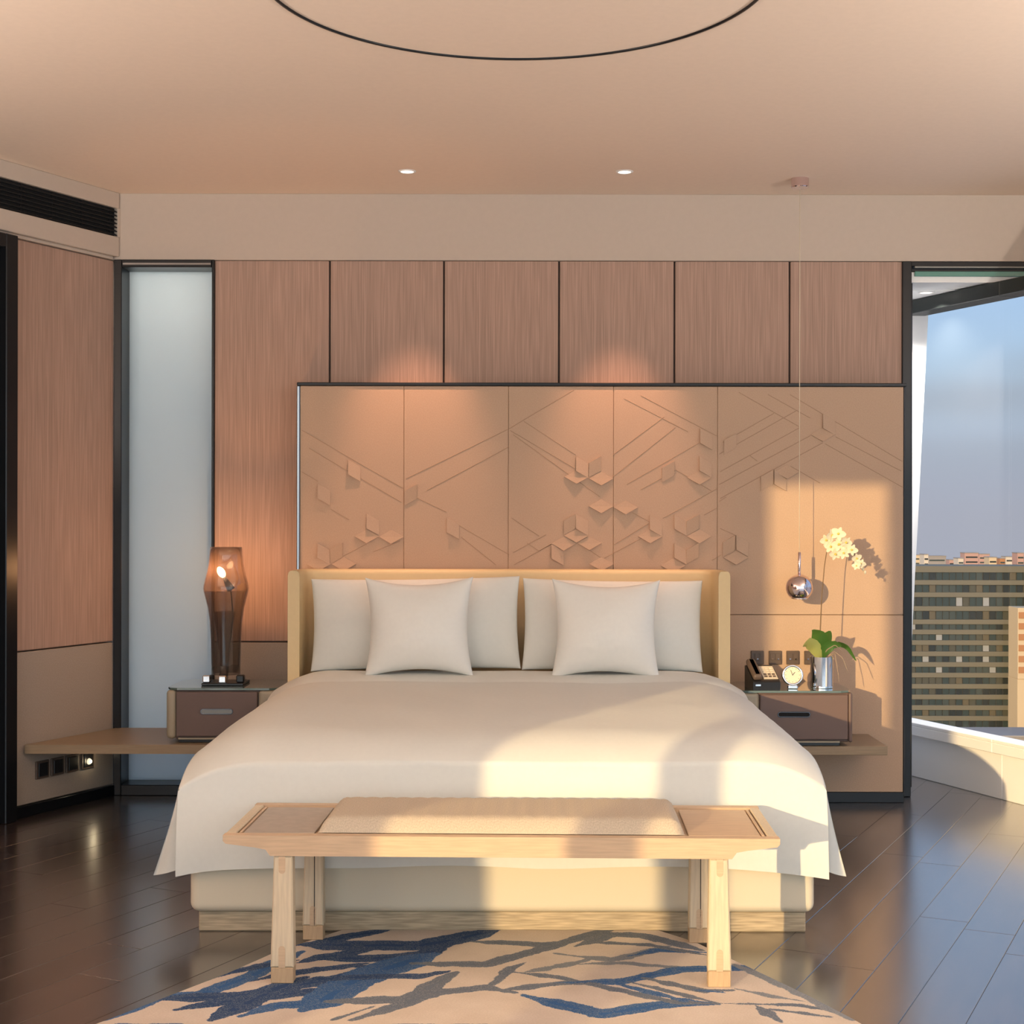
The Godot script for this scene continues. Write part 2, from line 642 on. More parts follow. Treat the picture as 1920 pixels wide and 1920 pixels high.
func build_left_wall():
	var w := wall_left_frame("wall_left", "angled left wall with textile panels below a painted bulkhead")
	var slab := func(x0: float, x1: float, y0: float, y1: float, z0: float, z1: float, called: String, m: Material, bevel := 0.003):
		part(w, called, box(absf(x1 - x0), y1 - y0, z1 - z0, bevel), m, Vector3((x0 + x1) / 2, (y0 + y1) / 2, (z0 + z1) / 2))
	slab.call(-9.1, 0.25, -0.02, CEIL + 0.02, -0.35, -0.16, "wall_core", M.paint)
	# bulkhead in two bands with the air slot between
	slab.call(-9.1, 0.0, 2.805, CEIL, -0.16, 0.03, "bulkhead_band", M.paint)
	slab.call(-9.1, 0.0, 2.575, 2.668, -0.16, 0.03, "bulkhead_band", M.paint)
	slab.call(-9.1, -0.02, 2.560, 2.575, -0.16, 0.012, "bulkhead_lip", M.paint)
	slab.call(-0.010, 0.02, 2.668, 2.805, -0.16, 0.03, "slot_end", M.paint, 0.001)
	# textile panels up to the dark frame
	slab.call(-0.662, -0.002, 0.737, 2.557, -0.16, 0.0, "textile_panel", M.wall_textile, 0.004)
	slab.call(-0.662, -0.002, 0.052, 0.731, -0.16, 0.0, "textile_panel", M.shaded_textile, 0.004)  # same textile as the panel above, coloured for its shade
	slab.call(-9.1, -1.75, -0.01, 2.56, -0.16, 0.0, "plain_panel", M.wall_textile, 0.004)
	var base := wall_left_frame("baseboard_left", "black skirting below the textile panels of the left wall")
	part(base, "skirting", box(0.66, 0.05, 0.02, 0.002), M.black_metal, Vector3(-0.332, 0.025, 0.004))
	var door := wall_left_frame("door_1", "tall black framed door at the end of the left wall")
	part(door, "jamb", box(0.07, 2.56, 0.20, 0.004), M.black_metal, Vector3(-0.70, 1.28, -0.05))
	part(door, "jamb", box(0.07, 2.56, 0.20, 0.004), M.black_metal, Vector3(-1.71, 1.28, -0.05))
	part(door, "door_head", box(0.94, 0.06, 0.20, 0.004), M.black_metal, Vector3(-1.205, 2.53, -0.05))
	var leaf := part(door, "door_leaf", box(0.936, 2.49, 0.045, 0.004), M.black_metal, Vector3(-1.205, 1.252, -0.09))
	part(leaf, "door_handle", box(0.02, 0.6, 0.03, 0.004), M.chrome, Vector3(-0.38, -0.2, 0.04))
	# the air slot
	var v := wall_left_frame("air_vent", "")
	v.remove_meta("kind")
	tag(v, "long black slotted air vent in the bulkhead above the left wall", "air vent")
	part(v, "vent_box", box(3.0, 0.137, 0.02, 0.002), M.black_void, Vector3(-1.5105, 2.7365, 0.0))
	for k in 7:
		part(v, "slat", box(2.998, 0.005, 0.026, 0.001), M.black_void, Vector3(-1.510, 2.680 + k * 0.0185, 0.016), Vector3(0.5, 0, 0))
	for k in 16:
		part(v, "fin", box(0.004, 0.13, 0.012, 0.001), M.black_void, Vector3(-0.05 - k * 0.19, 2.7365, 0.014))
	# sockets under the shelf
	for k in 4:
		var t: float = [0.425, 0.340, 0.255, 0.165][k]
		var s := wall_left_frame("wall_socket" if k == 0 else "wall_socket_%03d" % k, "")
		s.remove_meta("kind")
		s.position += LW * (-t / 0.8987) + Vector3(0, 0.195, 0)
		tag(s, "lit night light set in a dark plate below the left shelf" if k == 3 else ["dark socket plate below the left shelf nearest the black door", "dark socket plate second from the black door below the left shelf", "dark socket plate right beside the night light", ""][k], "socket", "sockets below the left shelf")
		part(s, "plate", box(0.080, 0.080, 0.010, 0.003), M.brown_plastic if k == 3 else M.brown_plastic, Vector3(0, 0, 0.005))
		part(s, "insert", box(0.056, 0.060, 0.006, 0.002), M.black_plastic, Vector3(0, 0, 0.012))
		if k == 3:
			var g := part(s, "night_light_lens", lathe([Vector2(0, 0.016), Vector2(0.008, 0.013), Vector2(0.014, 0.004), Vector2(0.015, 0.0), Vector2(0, 0)], 20), M.night_light_glow, Vector3(0, -0.006, 0.015), Vector3(PI / 2, 0, 0))
			var l := OmniLight3D.new()
			l.name = "night_light"
			l.light_color = lin(1.0, 0.8, 0.5)
			l.light_energy = 0.002
			l.light_size = 0.01
			l.omni_range = 4.0
			l.shadow_enabled = true
			g.add_child(l)
			l.position = Vector3(0, 0.03, 0)


func build_bed_wall():
	var w := thing("wall_back", "bed wall of brown textile panels under a painted band", "", Vector3.ZERO, 0.0, "", "structure")
	var slab := func(x0: float, x1: float, y0: float, y1: float, z0: float, z1: float, called: String, m: Material, bevel := 0.002):
		part(w, called, box(x1 - x0, y1 - y0, z1 - z0, bevel), m, Vector3((x0 + x1) / 2, (y0 + y1) / 2, (z0 + z1) / 2))
	# painted band over everything, and the core behind the panels
	slab.call(-2.15, 2.44, 2.562, CEIL, -7.34, -WALL + 0.004, "painted_band", M.paint)
	slab.call(-1.485, 1.80, 0.0, 2.562, -7.34, -WALL - 0.02, "wall_core", M.subfloor)
	var x := func(p: float) -> float: return (p - VX) * WALL / F
	var y := func(p: float) -> float: return EYE - (p - VY) * WALL / F
	var edges := [402.0, 617.5, 831.5, 1047.5, 1264.0, 1480.0, 1698.0]
	for k in 6:
		var x0: float = x.call(edges[k] + (0.0 if k == 0 else 1.6))
		var x1: float = x.call(edges[k + 1] - 1.6)
		var low: float = 0.737 if k == 0 else 1.6
		slab.call(x0, x1, low, 2.560, -WALL - 0.02, -WALL, "textile_panel", M.wall_textile, 0.003)
	slab.call(x.call(402.0), x.call(615.9), 0.052, 0.731, -WALL - 0.02, -WALL, "textile_panel", M.shaded_textile, 0.003)
	# frosted window beside the left wall
	var f := thing("window_1", "tall narrow frosted glass window with black frame beside the left wall", "", Vector3.ZERO, 0.0, "", "structure")
	var piece := func(x0: float, x1: float, y0: float, y1: float, z0: float, z1: float, called: String, m: Material):
		part(f, called, box(x1 - x0, y1 - y0, z1 - z0, 0.003), m, Vector3((x0 + x1) / 2, (y0 + y1) / 2, (z0 + z1) / 2))
	var fl: float = x.call(214.0)
	var fr: float = x.call(402.5)
	piece.call(fl, x.call(229.0), 0.0, 2.562, -7.28, -7.085, "frame_post", M.black_metal)
	piece.call(x.call(397.5), fr, 0.0, 2.562, -7.28, -7.085, "frame_post", M.black_metal)
	piece.call(x.call(229.0), x.call(397.5), y.call(503.0), 2.562, -7.28, -7.085, "frame_head", M.black_metal)
	piece.call(x.call(229.0), x.call(397.5), 0.0, y.call(1472.0), -7.28, -7.085, "frame_sill", M.black_metal)
	piece.call(x.call(231.0), x.call(396.0), y.call(499.0), y.call(495.0), -7.085, -7.080, "head_strip", M.frame_steel)
	piece.call(x.call(226.0), x.call(400.0), 0.03, 2.545, -7.235, -7.225, "frosted_pane", M.frosted_glass)
	# the bathroom behind the frosted pane: walls, ceiling lamp, a window to the sky at its back
	var r := thing("wall_bathroom", "white bathroom walls behind the frosted pane", "", Vector3.ZERO, 0.0, "", "structure")
	part(r, "side_wall", box(0.06, 2.9, 1.6, 0.002), M.white_paint, Vector3(-2.30, 1.43, -8.14))
	part(r, "side_wall", box(0.06, 2.9, 1.6, 0.002), M.white_paint, Vector3(-0.9, 1.43, -8.14))
	part(r, "closing_wall", box(0.62, 2.9, 0.06, 0.002), M.white_paint, Vector3(-1.17, 1.43, -7.37))
	part(r, "bathroom_floor", box(1.4, 0.04, 1.6, 0.002), M.white_paint, Vector3(-1.6, -0.001, -8.16))
	part(r, "bathroom_ceiling", box(1.4, 0.05, 1.6, 0.002), M.white_paint, Vector3(-1.6, 2.60, -8.16))
	var lamp := thing("bathroom_lamp", "round ceiling lamp in the bathroom behind the frosted pane", "ceiling lamp", Vector3(-1.72, 2.575, -7.62))
	part(lamp, "lamp_disc", lathe([Vector2(0, -0.04), Vector2(0.09, -0.036), Vector2(0.10, -0.02), Vector2(0.10, 0.0), Vector2(0, 0.0)], 24), M.downlight_glow)
	var l := OmniLight3D.new()
	l.name = "bathroom_light"
	l.light_color = lin(1.0, 0.94, 0.80)
	l.light_energy = 0.22
	l.light_size = 0.08
	l.omni_range = 8.0
	l.shadow_enabled = true
	lamp.add_child(l)
	l.position = Vector3(0, -0.02, 0)
	# black portal at the right end of the wall
	var p := thing("trim_1", "black portal frame at the right end of the bed wall", "", Vector3.ZERO, 0.0, "", "structure")
	part(p, "post", box(0.045, 2.56, 0.24, 0.003), M.black_metal, Vector3(1.8225, 1.28, -7.205))
	part(p, "post_fin", box(0.012, 2.52, 0.06, 0.002), M.black_metal, Vector3(1.852, 1.30, -7.15))
	part(p, "head", box(0.60, 0.022, 0.22, 0.002), M.black_metal, Vector3(2.145, 2.549, -7.205))
	part(p, "head_rail", box(0.58, 0.010, 0.02, 0.002), M.dull_steel, Vector3(2.15, 2.533, -7.10))
	part(p, "head_track", box(0.60, 0.012, 0.2, 0.002), M.black_metal, Vector3(2.145, 2.520, -7.205))
	part(p, "glass_fin", box(0.58, 0.024, 0.012, 0.002), M.glass_edge, Vector3(2.15, 2.500, -7.092))
	var bb := thing("baseboard_back", "black skirting at the foot of the bed wall", "", Vector3.ZERO, 0.0, "", "structure")
	part(bb, "skirting", box(2.82, 0.05, 0.03, 0.002), M.black_metal, Vector3(0.365, 0.025, -6.955))
	part(bb, "skirting", box(0.42, 0.05, 0.02, 0.002), M.black_metal, Vector3(-1.27, 0.025, -7.105))


# a run of glass wall between two points: knee wall, sill, frame bars, panes, head
func glass_run(o: Node3D, from: Vector3, to: Vector3, sill: float, head: float, top: float, posts: Array, knee: Material, bar := 0.06):
	var run := to - from
	var len := run.length()
	var bx := run.normalized()
	var basis := Basis(bx, Vector3.UP, bx.cross(Vector3.UP))
	var put := func(x0: float, x1: float, y0: float, y1: float, z0: float, z1: float, called: String, m: Material):
		var node := part(o, called, box(x1 - x0, y1 - y0, z1 - z0, 0.003), m)
		node.transform = Transform3D(basis, from + basis * Vector3((x0 + x1) / 2, (y0 + y1) / 2, (z0 + z1) / 2))
	if sill > 0.08:
		put.call(0.0, len, 0.0, sill - 0.06, -0.10, 0.0, "knee_wall", knee)
		put.call(0.0, len, sill - 0.06, sill - 0.012, -0.16, 0.03, "sill_board", M.white_paint)
		put.call(0.0, len, sill - 0.012, sill + 0.006, -0.16, -0.06, "sill_rail", M.white_paint)
	else:
		put.call(0.0, len, 0.0, sill, -0.10, 0.0, "sill_rail", M.black_metal)
	put.call(0.0, len, head, head + 0.07 if top > head + 0.07 else top, -0.12, 0.0, "head_beam", M.far_window_2)
	if top > head + 0.075:
		put.call(0.0, len, head + 0.07, top, 0.06, 0.16, "bulkhead", M.paint)
		put.call(0.0, len, head + 0.03, head + 0.07, -0.02, 0.16, "bulkhead_shelf", M.paint)
	var last := 0.0
	for q in posts:
		put.call(q[0], q[1], sill, head, -0.09, -0.02, "mullion", M.black_metal)
		if q[0] > last + 0.02:
			put.call(last, q[0], sill, head, -0.060, -0.048, "pane", M.pane)
		last = q[1]
	if last < len - 0.02:
		put.call(last, len, sill, head, -0.060, -0.048, "pane", M.pane)


func build_right_window():
	var w := thing("window_2", "slanting glass wall on the right with white sill and low white wall", "", Vector3.ZERO, 0.0, "", "structure")
	var end := WINDOW_START - WINDOW_DIR * 0.86
	# the bay beyond the bed wall, then the room
	glass_run(w, WINDOW_START + WINDOW_DIR * 0.80, end, 0.285, 2.385, 2.455, [[1.58, 1.66]], M.white_paint)
	glass_run(w, WINDOW_START + WINDOW_DIR * 8.95, WINDOW_START + WINDOW_DIR * 0.80, 0.285, 2.385, CEIL, [[0.0, 0.06], [1.6, 1.65], [3.2, 3.25], [4.8, 4.85], [6.4, 6.45]], M.white_paint)
	var bay := thing("wall_bay", "white walls and ceiling of the window bay beyond the bed wall", "", Vector3.ZERO, 0.0, "", "structure")
	var roof := new_st()
	add_prism(roof, PackedVector2Array([Vector2(1.63, 7.33), Vector2(2.38, 7.33), Vector2(1.87, 8.62), Vector2(1.63, 8.62)]), 0.06, 0.0, Transform3D(Basis(Vector3.RIGHT, -PI / 2), Vector3(0, 2.457, 0)))
	part(bay, "bay_ceiling", done(roof), M.white_paint)
	part(bay, "opening_soffit", box(0.60, 0.05, 0.23, 0.002), M.white_paint, Vector3(2.145, 2.4855, -7.215))
	part(bay, "bay_end_wall", box(0.5, 2.5, 0.06, 0.002), M.white_paint, Vector3(1.62, 1.25, -8.62))
	part(bay, "bay_side_wall", box(0.06, 2.5, 1.30, 0.002), M.white_paint, Vector3(1.66, 1.25, -7.98))
	# the leaning white jamb where the glass wall ends
	var d := 7.72
	var pts := PackedVector2Array()
	for q in [[1690.0, 585.0], [1740.0, 585.0], [1729.0, 806.0], [1721.0, 980.0], [1715.5, 1086.0], [1708.0, 1250.0], [1702.0, 1346.0], [1690.0, 1346.0]]:
		var v := px(q[0], q[1], d)
		pts.append(Vector2(v.x, v.y))
	part(bay, "leaning_jamb", prism(pts, 0.06, 0.0), M.white_paint, Vector3(0, 0, -d - 0.06))


func build_rear_wall():
	var w := thing("wall_rear", "wall behind the camera beside the sunset windows", "", Vector3.ZERO, 0.0, "", "structure")
	var from := Vector3(-3.49, 0, 0.90)
	var to := Vector3(5.45, 0, 0.90 - 8.94 * 0.06)
	part(w, "wall_core", box(2.6, CEIL + 0.02, 0.2, 0.002), M.paint, Vector3(-4.79, CEIL / 2, 1.0))
	var g := thing("window_3", "wide glass wall facing the sunset behind the camera", "", Vector3.ZERO, 0.0, "", "structure")
	glass_run(g, from, to, 0.05, 2.835, CEIL, [[0.745, 0.925], [2.3, 2.36], [3.8, 3.86], [5.3, 5.36], [6.8, 6.86], [8.3, 8.36]], M.white_paint)


# ---------------------------------------------------------------- the leather panel

func build_leather_panel():
	var o := thing("wall_panel", "large tan leather wall panel embossed with cubes behind the bed", "wall panel", Vector3(0.31, 0, -7.1))
	var off := Vector3(-0.31, 0, 7.1)
	var x := func(p: float) -> float: return (p - VX) * PANEL / F
	var y := func(p: float) -> float: return EYE - (p - VY) * PANEL / F
	var left: float = x.call(562.0)
	var right: float = x.call(1694.0)
	var top: float = y.call(724.0)
	part(o, "backing", box(right - left - 0.01, top - 0.06, 0.13, 0.003), M.panel_leather, off + Vector3((left + right) / 2, top / 2 + 0.02, -7.02))
	part(o, "end_trim", box(0.008, top - 0.05, 0.165, 0.002), M.black_metal, off + Vector3(right + 0.005, top / 2 + 0.025, -7.014))
	part(o, "top_trim", box(right - left + 0.028, 0.016, 0.175, 0.003), M.black_metal, off + Vector3((left + right) / 2, top + 0.008, -7.011))
	part(o, "side_trim", box(0.014, top - 0.05, 0.175, 0.003), M.frame_steel, off + Vector3(left - 0.007, top / 2 + 0.025, -7.011))
	var seams := [562.0, 757.0, 953.0, 1150.0, 1345.0, 1694.0]
	var y_mid := 0.880
	var tiles := []
	for k in 5:
		var x0: float = x.call(seams[k]) + 0.0005
		var x1: float = x.call(seams[k + 1]) - 0.0005
		tiles.append(part(o, "leather_tile", box(x1 - x0, top - y_mid - 0.001, 0.024, 0.0022), M.panel_leather, off + Vector3((x0 + x1) / 2, (top + y_mid) / 2, -6.942)))
		part(o, "leather_tile", box(x1 - x0, y_mid - 0.053, 0.024, 0.0022), M.panel_leather, off + Vector3((x0 + x1) / 2, (y_mid + 0.050) / 2, -6.942))
	var tile_at := func(p: float) -> int:
		for k in 5:
			if p < seams[k + 1]:
				return k
		return 4
	# cubes: raised faces L (left), R (right) and T (top); the lower edge stands proud
	var faces := [
		["L", 653, 863], ["L", 596, 908], ["R", 759, 921], ["L", 688, 964], ["T", 688, 1006], ["T", 734, 1007], ["L", 838, 971],
		["L", 596, 1019], ["R", 619.5, 1031], ["T", 598, 1058], ["T", 645, 1058], ["L", 1080, 856], ["R", 1104, 868], ["T", 1127, 897],
		["T", 1081, 894], ["T", 1127, 949], ["T", 1173, 951], ["R", 1057, 976], ["L", 1080, 964], ["T", 1057, 1019], ["T", 1081, 1004],
		["T", 1105, 1018], ["L", 1034, 1020], ["T", 1128, 1057], ["L", 1218, 965], ["T", 1219, 1005], ["L", 1264, 964], ["R", 1287, 977],
		["T", 1311, 1005], ["L", 1264, 1018], ["R", 1287, 1030], ["T", 1262, 1060], ["L", 1311, 855], ["T", 1311, 895], ["R", 1241, 877],
		["R", 1357, 825], ["R", 1355, 1016], ["L", 1380, 1003], ["T", 1380, 1045], ["L", 1312, 803], ["L", 1542, 775], ["T", 1542, 814],
		["T", 1475, 884], ["R", 1426, 893], ["L", 1451, 880]]
	for f in faces:
		var c: Array
		var a: float = f[1]
		var b: float = f[2]
		match f[0]:
			"L": c = [[a, b], [a + 23, b + 13], [a + 23, b + 40], [a, b + 27]]
			"R": c = [[a, b], [a + 23, b - 13], [a + 23, b + 14], [a, b + 27]]
			_: c = [[a - 23, b], [a, b - 13], [a + 23, b], [a, b + 13]]
		var host: MeshInstance3D = tiles[tile_at.call(a + (11.0 if f[0] != "T" else 0.0))]
		var at: Vector3 = host.position - off
		# heights of the corners over the tile: the lower and left ones stand proud
		var rise: Array = {"L": [0.010, 0.003, 0.007, 0.015], "R": [0.010, 0.012, 0.005, 0.004], "T": [0.006, 0.002, 0.007, 0.014]}[f[0]]
		var st := new_st()
		var front := []
		var back := []
		var mid := Vector3.ZERO
		for k in 4:
			var p := Vector3(x.call(c[k][0]), y.call(c[k][1]), -PANEL + 0.0) - at
			back.append(p - Vector3(0, 0, 0.002))
			front.append(p + Vector3(0, 0, rise[k]))
			mid += front[k] * 0.25
		tri(st, front[0], front[1], front[2], Vector3(0, 0, 1))
		tri(st, front[0], front[2], front[3], Vector3(0, 0, 1))
		for k in 4:
			var j := (k + 1) % 4
			var out: Vector3 = (front[k] + front[j]) * 0.5 - mid
			quad(st, back[k], back[j], front[j], front[k], Vector3(out.x, out.y, 0))
		part(host, "raised_rhombus", done(st), M.panel_leather)
	# grooved lines that join the cubes, as raised strips with shade in their colour
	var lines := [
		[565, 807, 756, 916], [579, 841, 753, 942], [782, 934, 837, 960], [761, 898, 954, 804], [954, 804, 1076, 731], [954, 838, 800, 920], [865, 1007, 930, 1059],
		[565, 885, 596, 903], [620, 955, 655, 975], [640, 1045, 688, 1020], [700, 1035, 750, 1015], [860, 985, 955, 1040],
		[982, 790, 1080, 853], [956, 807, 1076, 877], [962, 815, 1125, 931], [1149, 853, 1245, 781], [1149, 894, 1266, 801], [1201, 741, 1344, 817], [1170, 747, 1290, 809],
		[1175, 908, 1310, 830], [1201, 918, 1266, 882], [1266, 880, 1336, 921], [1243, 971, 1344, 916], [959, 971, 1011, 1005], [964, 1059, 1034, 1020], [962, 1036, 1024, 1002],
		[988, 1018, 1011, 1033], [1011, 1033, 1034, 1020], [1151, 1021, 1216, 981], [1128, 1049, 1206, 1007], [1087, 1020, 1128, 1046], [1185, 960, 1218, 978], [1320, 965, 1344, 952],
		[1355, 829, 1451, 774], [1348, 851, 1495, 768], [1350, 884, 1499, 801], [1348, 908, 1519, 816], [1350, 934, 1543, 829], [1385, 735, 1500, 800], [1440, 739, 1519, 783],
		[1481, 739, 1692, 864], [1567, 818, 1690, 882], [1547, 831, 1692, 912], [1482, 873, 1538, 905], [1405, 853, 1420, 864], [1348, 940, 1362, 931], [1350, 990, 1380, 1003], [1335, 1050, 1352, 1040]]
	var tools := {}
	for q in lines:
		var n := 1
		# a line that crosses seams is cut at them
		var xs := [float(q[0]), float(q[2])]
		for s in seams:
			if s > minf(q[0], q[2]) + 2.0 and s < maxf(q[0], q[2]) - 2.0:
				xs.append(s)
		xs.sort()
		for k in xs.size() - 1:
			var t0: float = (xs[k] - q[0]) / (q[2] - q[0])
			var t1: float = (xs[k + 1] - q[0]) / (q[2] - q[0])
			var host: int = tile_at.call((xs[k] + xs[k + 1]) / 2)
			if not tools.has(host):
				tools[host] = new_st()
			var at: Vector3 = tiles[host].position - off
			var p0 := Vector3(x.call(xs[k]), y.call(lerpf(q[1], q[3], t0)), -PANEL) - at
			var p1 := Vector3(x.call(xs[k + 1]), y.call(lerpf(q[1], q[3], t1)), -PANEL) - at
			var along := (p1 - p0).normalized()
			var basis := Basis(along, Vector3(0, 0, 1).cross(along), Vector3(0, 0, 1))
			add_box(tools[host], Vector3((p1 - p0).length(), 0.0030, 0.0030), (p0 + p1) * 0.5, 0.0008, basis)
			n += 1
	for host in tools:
		var s := part(tiles[host], "groove_strip", done(tools[host]), M.groove_shade_leather)
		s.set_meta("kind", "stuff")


# ---------------------------------------------------------------- the bed

const BED_X := -0.072

func build_bed():
	var bed := thing("bed", "king size bed with cream leather headboard and upholstered base", "bed", Vector3(BED_X, 0, -5.8))
	var L := func(x: float, y: float, z: float) -> Vector3: return Vector3(x - BED_X, y, z + 5.8)
	part(bed, "plinth", box(1.955, 0.066, 2.0, 0.004), M.plinth_oak, L.call(BED_X, 0.033, -5.775))
	part(bed, "base", round_box(2.005, 0.25, 2.08, 0.03), M.base_cloth, L.call(BED_X, 0.191, -5.785))
	part(bed, "mattress", round_box(1.97, 0.24, 2.04, 0.07), M.mattress_cloth, L.call(BED_X, 0.43, -5.80))
	# headboard: a back board with two wings, one swept outline
	var st := new_st(true)
	var outer := []
	var inner := []
	var hw := 0.985
	# outline seen from above, left wing tip -> back -> right wing tip
	var path := [Vector2(-hw, -6.60), Vector2(-hw, -6.80), Vector2(-hw + 0.02, -6.865), Vector2(-hw + 0.07, -6.90), Vector2(0, -6.90), Vector2(hw - 0.07, -6.90), Vector2(hw - 0.02, -6.865), Vector2(hw, -6.80), Vector2(hw, -6.60)]
	var inset := [Vector2(-hw + 0.052, -6.60), Vector2(-hw + 0.060, -6.76), Vector2(-hw + 0.075, -6.79), Vector2(-hw + 0.11, -6.805), Vector2(0, -6.805), Vector2(hw - 0.11, -6.805), Vector2(hw - 0.075, -6.79), Vector2(hw - 0.060, -6.76), Vector2(hw - 0.052, -6.60)]
	var section := []
	for k in 9:
		section.append([path[k], inset[k]])
	var rows := []
	var y1 := 1.093
	for k in 9:
		var a: Vector2 = path[k]
		var b: Vector2 = inset[k]
		var ring := []
		for q in [[0.0, 0.07], [0.0, y1 - 0.022], [0.06, y1 - 0.007], [0.2, y1], [0.8, y1], [0.94, y1 - 0.007], [1.0, y1 - 0.022], [1.0, 0.07]]:
			var p := a.lerp(b, q[0])
			ring.append(L.call(p.x + BED_X, q[1], p.y))
		rows.append(ring)
	add_grid(st, rows, true, true)
	var edges_ := []
	for e in [0, 8]:
		var s2 := new_st()
		edges_.append(s2)
		var r: Array = rows[e]
		for k in range(1, r.size() - 1):
			tri(s2, r[0], r[k], r[k + 1], Vector3(0, 0, 1))
	var hb := part(bed, "headboard", done(st), M.bed_leather)
	for s in edges_:
		part(hb, "wing_edge", done(s), M.bed_leather)


func smooth01(t: float) -> float:
	t = clampf(t, 0.0, 1.0)
	return t * t * (3.0 - 2.0 * t)


func build_duvet():
	var n := FastNoiseLite.new()
	n.seed = 5
	n.frequency = 1.3
	n.fractal_octaves = 3
	var hw := 1.035
	var zb := -6.52
	var zf := -4.735
	var o := thing("duvet", "white duvet spread over the king size bed", "duvet", Vector3(BED_X, 0, -5.6))
	var off := Vector3(-BED_X, 0, 5.6)
	# height of the top at (u across -1..1, z)
	var height := func(u: float, z: float) -> float:
		var e: float = (1.0 - absf(u)) * hw
		var side := 0.0 if e > 0.26 else 0.085 * pow(1.0 - e / 0.26, 2.2)
		var f: float = zf - z
		var front := 0.0 if f > 0.30 else 0.07 * pow(1.0 - f / 0.30, 2.4)
		var y := 0.632 - side - front - 0.012 * smooth01((z + 5.6) / 0.9)
		return y + 0.006 * n.get_noise_2d(u * 1.5, z * 1.2)
	var cols := 57
	var rows := []
	var zs := []
	for j in 49:
		zs.append(lerpf(zb, zf, 1.0 - pow(1.0 - j / 48.0, 1.35)))
	for z in zs:
		var row := []
		for i in cols:
			var s := -1.0 + 2.0 * i / (cols - 1)
			var u := signf(s) * (1.0 - pow(1.0 - absf(s), 1.5))
			row.append(off + Vector3(BED_X + u * hw, height.call(u, z), z))
		rows.append(row)
	# the front drop
	var last: Array = rows[rows.size() - 1]
	var drops := [0.015, 0.04, 0.08, 0.15, 0.24, 0.32, 0.355, 0.37]
	for k in drops.size():
		var t: float = drops[k] / 0.37
		var row := []
		for i in cols:
			var p: Vector3 = last[i]
			var u := (p.x) / hw
			var hem := 0.222 - 0.035 * pow(absf(u), 6.0) - 0.004 * sin(u * 9.0)
			var bulge := 0.024 * sin(t * PI * 0.6) + 0.006 * n.get_noise_2d(u * 2.2, t * 1.4 + 40.0)
			row.append(Vector3(p.x * (1.0 + 0.004 * t), lerpf(p.y, hem, t), p.z + bulge + 0.004 * t * sin(u * 14.0)))
		rows.append(row)
	var st := new_st(true)
	add_grid(st, rows, false)
	# the side drops, swinging out towards their hem, with a pointed corner at the foot
	for side in [-1, 1]:
		var sr := []
		var steps := 10
		for k in steps + 1:
			var t := float(k) / steps
			var row := []
			for j in zs.size():
				var top: Vector3 = rows[j][0 if side < 0 else cols - 1]
				var z: float = zs[j]
				var foot := smooth01((z + 5.3) / 0.55)
				var swing: float = lerpf(0.012, 0.104 if side < 0 else 0.086, foot) * pow(t, 1.15) + 0.004 * sin(z * 7.0) * t * (1.0 - foot)
				var hem: float = lerpf(0.22, 0.165, foot)
				row.append(Vector3(top.x + side * swing, lerpf(top.y, hem, t), top.z - 0.10 * foot * t))
			sr.append(row)
		add_grid(st, sr, side > 0)
		# the loose corner between the front drop and this side drop
		var corner := []
		for k in steps + 1:
			var t := float(k) / steps
			var top2: Vector3 = rows[zs.size() - 1][0 if side < 0 else cols - 1]
			var tip: Vector3 = sr[k][zs.size() - 1]
			var in_: Vector3 = Vector3(top2.x - side * 0.012 * t, lerpf(top2.y, 0.205, t), top2.z - 0.045 * t)
			var row := []
			for i in 7:
				var q := i / 6.0
				row.append(in_.lerp(tip, q) + Vector3(0, 0, 0.022 * sin(PI * q) * t))
			corner.append(row)
		add_grid(st, corner, side > 0)
	part(o, "cover", done(st), M.linen)
	# the turned-down edge near the pillows
	var s2 := new_st(true)
	var fold := []
	for j in 9:
		var t := j / 8.0
		var row := []
		for i in 41:
			var u := -0.99 + 1.98 * i / 40.0
			var z := lerpf(-6.62, -6.30, t)
			var lift := 0.022 * sin(PI * minf(1.0, 0.25 + 0.75 * t)) if t < 1.0 else -0.004
			row.append(off + Vector3(BED_X + u * hw, height.call(u, clampf(z, zb, zf)) + lift, z - 0.0 + 0.01 * sin(u * 5.0) * t))
		fold.append(row)
	add_grid(s2, fold, false)
	part(o, "turned_down_edge", done(s2), M.linen)


func pillow(w: float, h: float, t: float, pinch: float) -> ArrayMesh:
	var st := new_st(true)
	var n := FastNoiseLite.new()
	n.seed = 9
	n.frequency = 2.0
	for s in [-1, 1]:
		var rows := []
		for j in 33:
			var v := sin(PI * 0.5 * (-1.0 + 2.0 * j / 32.0))
			var row := []
			for i in 33:
				var u := sin(PI * 0.5 * (-1.0 + 2.0 * i / 32.0))
				var x := w / 2 * u * (1.0 - pinch * (1.0 - v * v))
				var y := h / 2 * v * (1.0 - pinch * 1.4 * (1.0 - u * u))
				var z := t / 2 * pow(maxf((1.0 - u * u) * (1.0 - v * v), 0.0), 0.5) * (1.0 - 0.12 * v)
				z += 0.006 * n.get_noise_2d(u + s * 3.0, v) * (1.0 - u * u) * (1.0 - v * v)
				row.append(Vector3(x, y, s * z))
			rows.append(row)
		add_grid(st, rows, s > 0)
	return done(st)


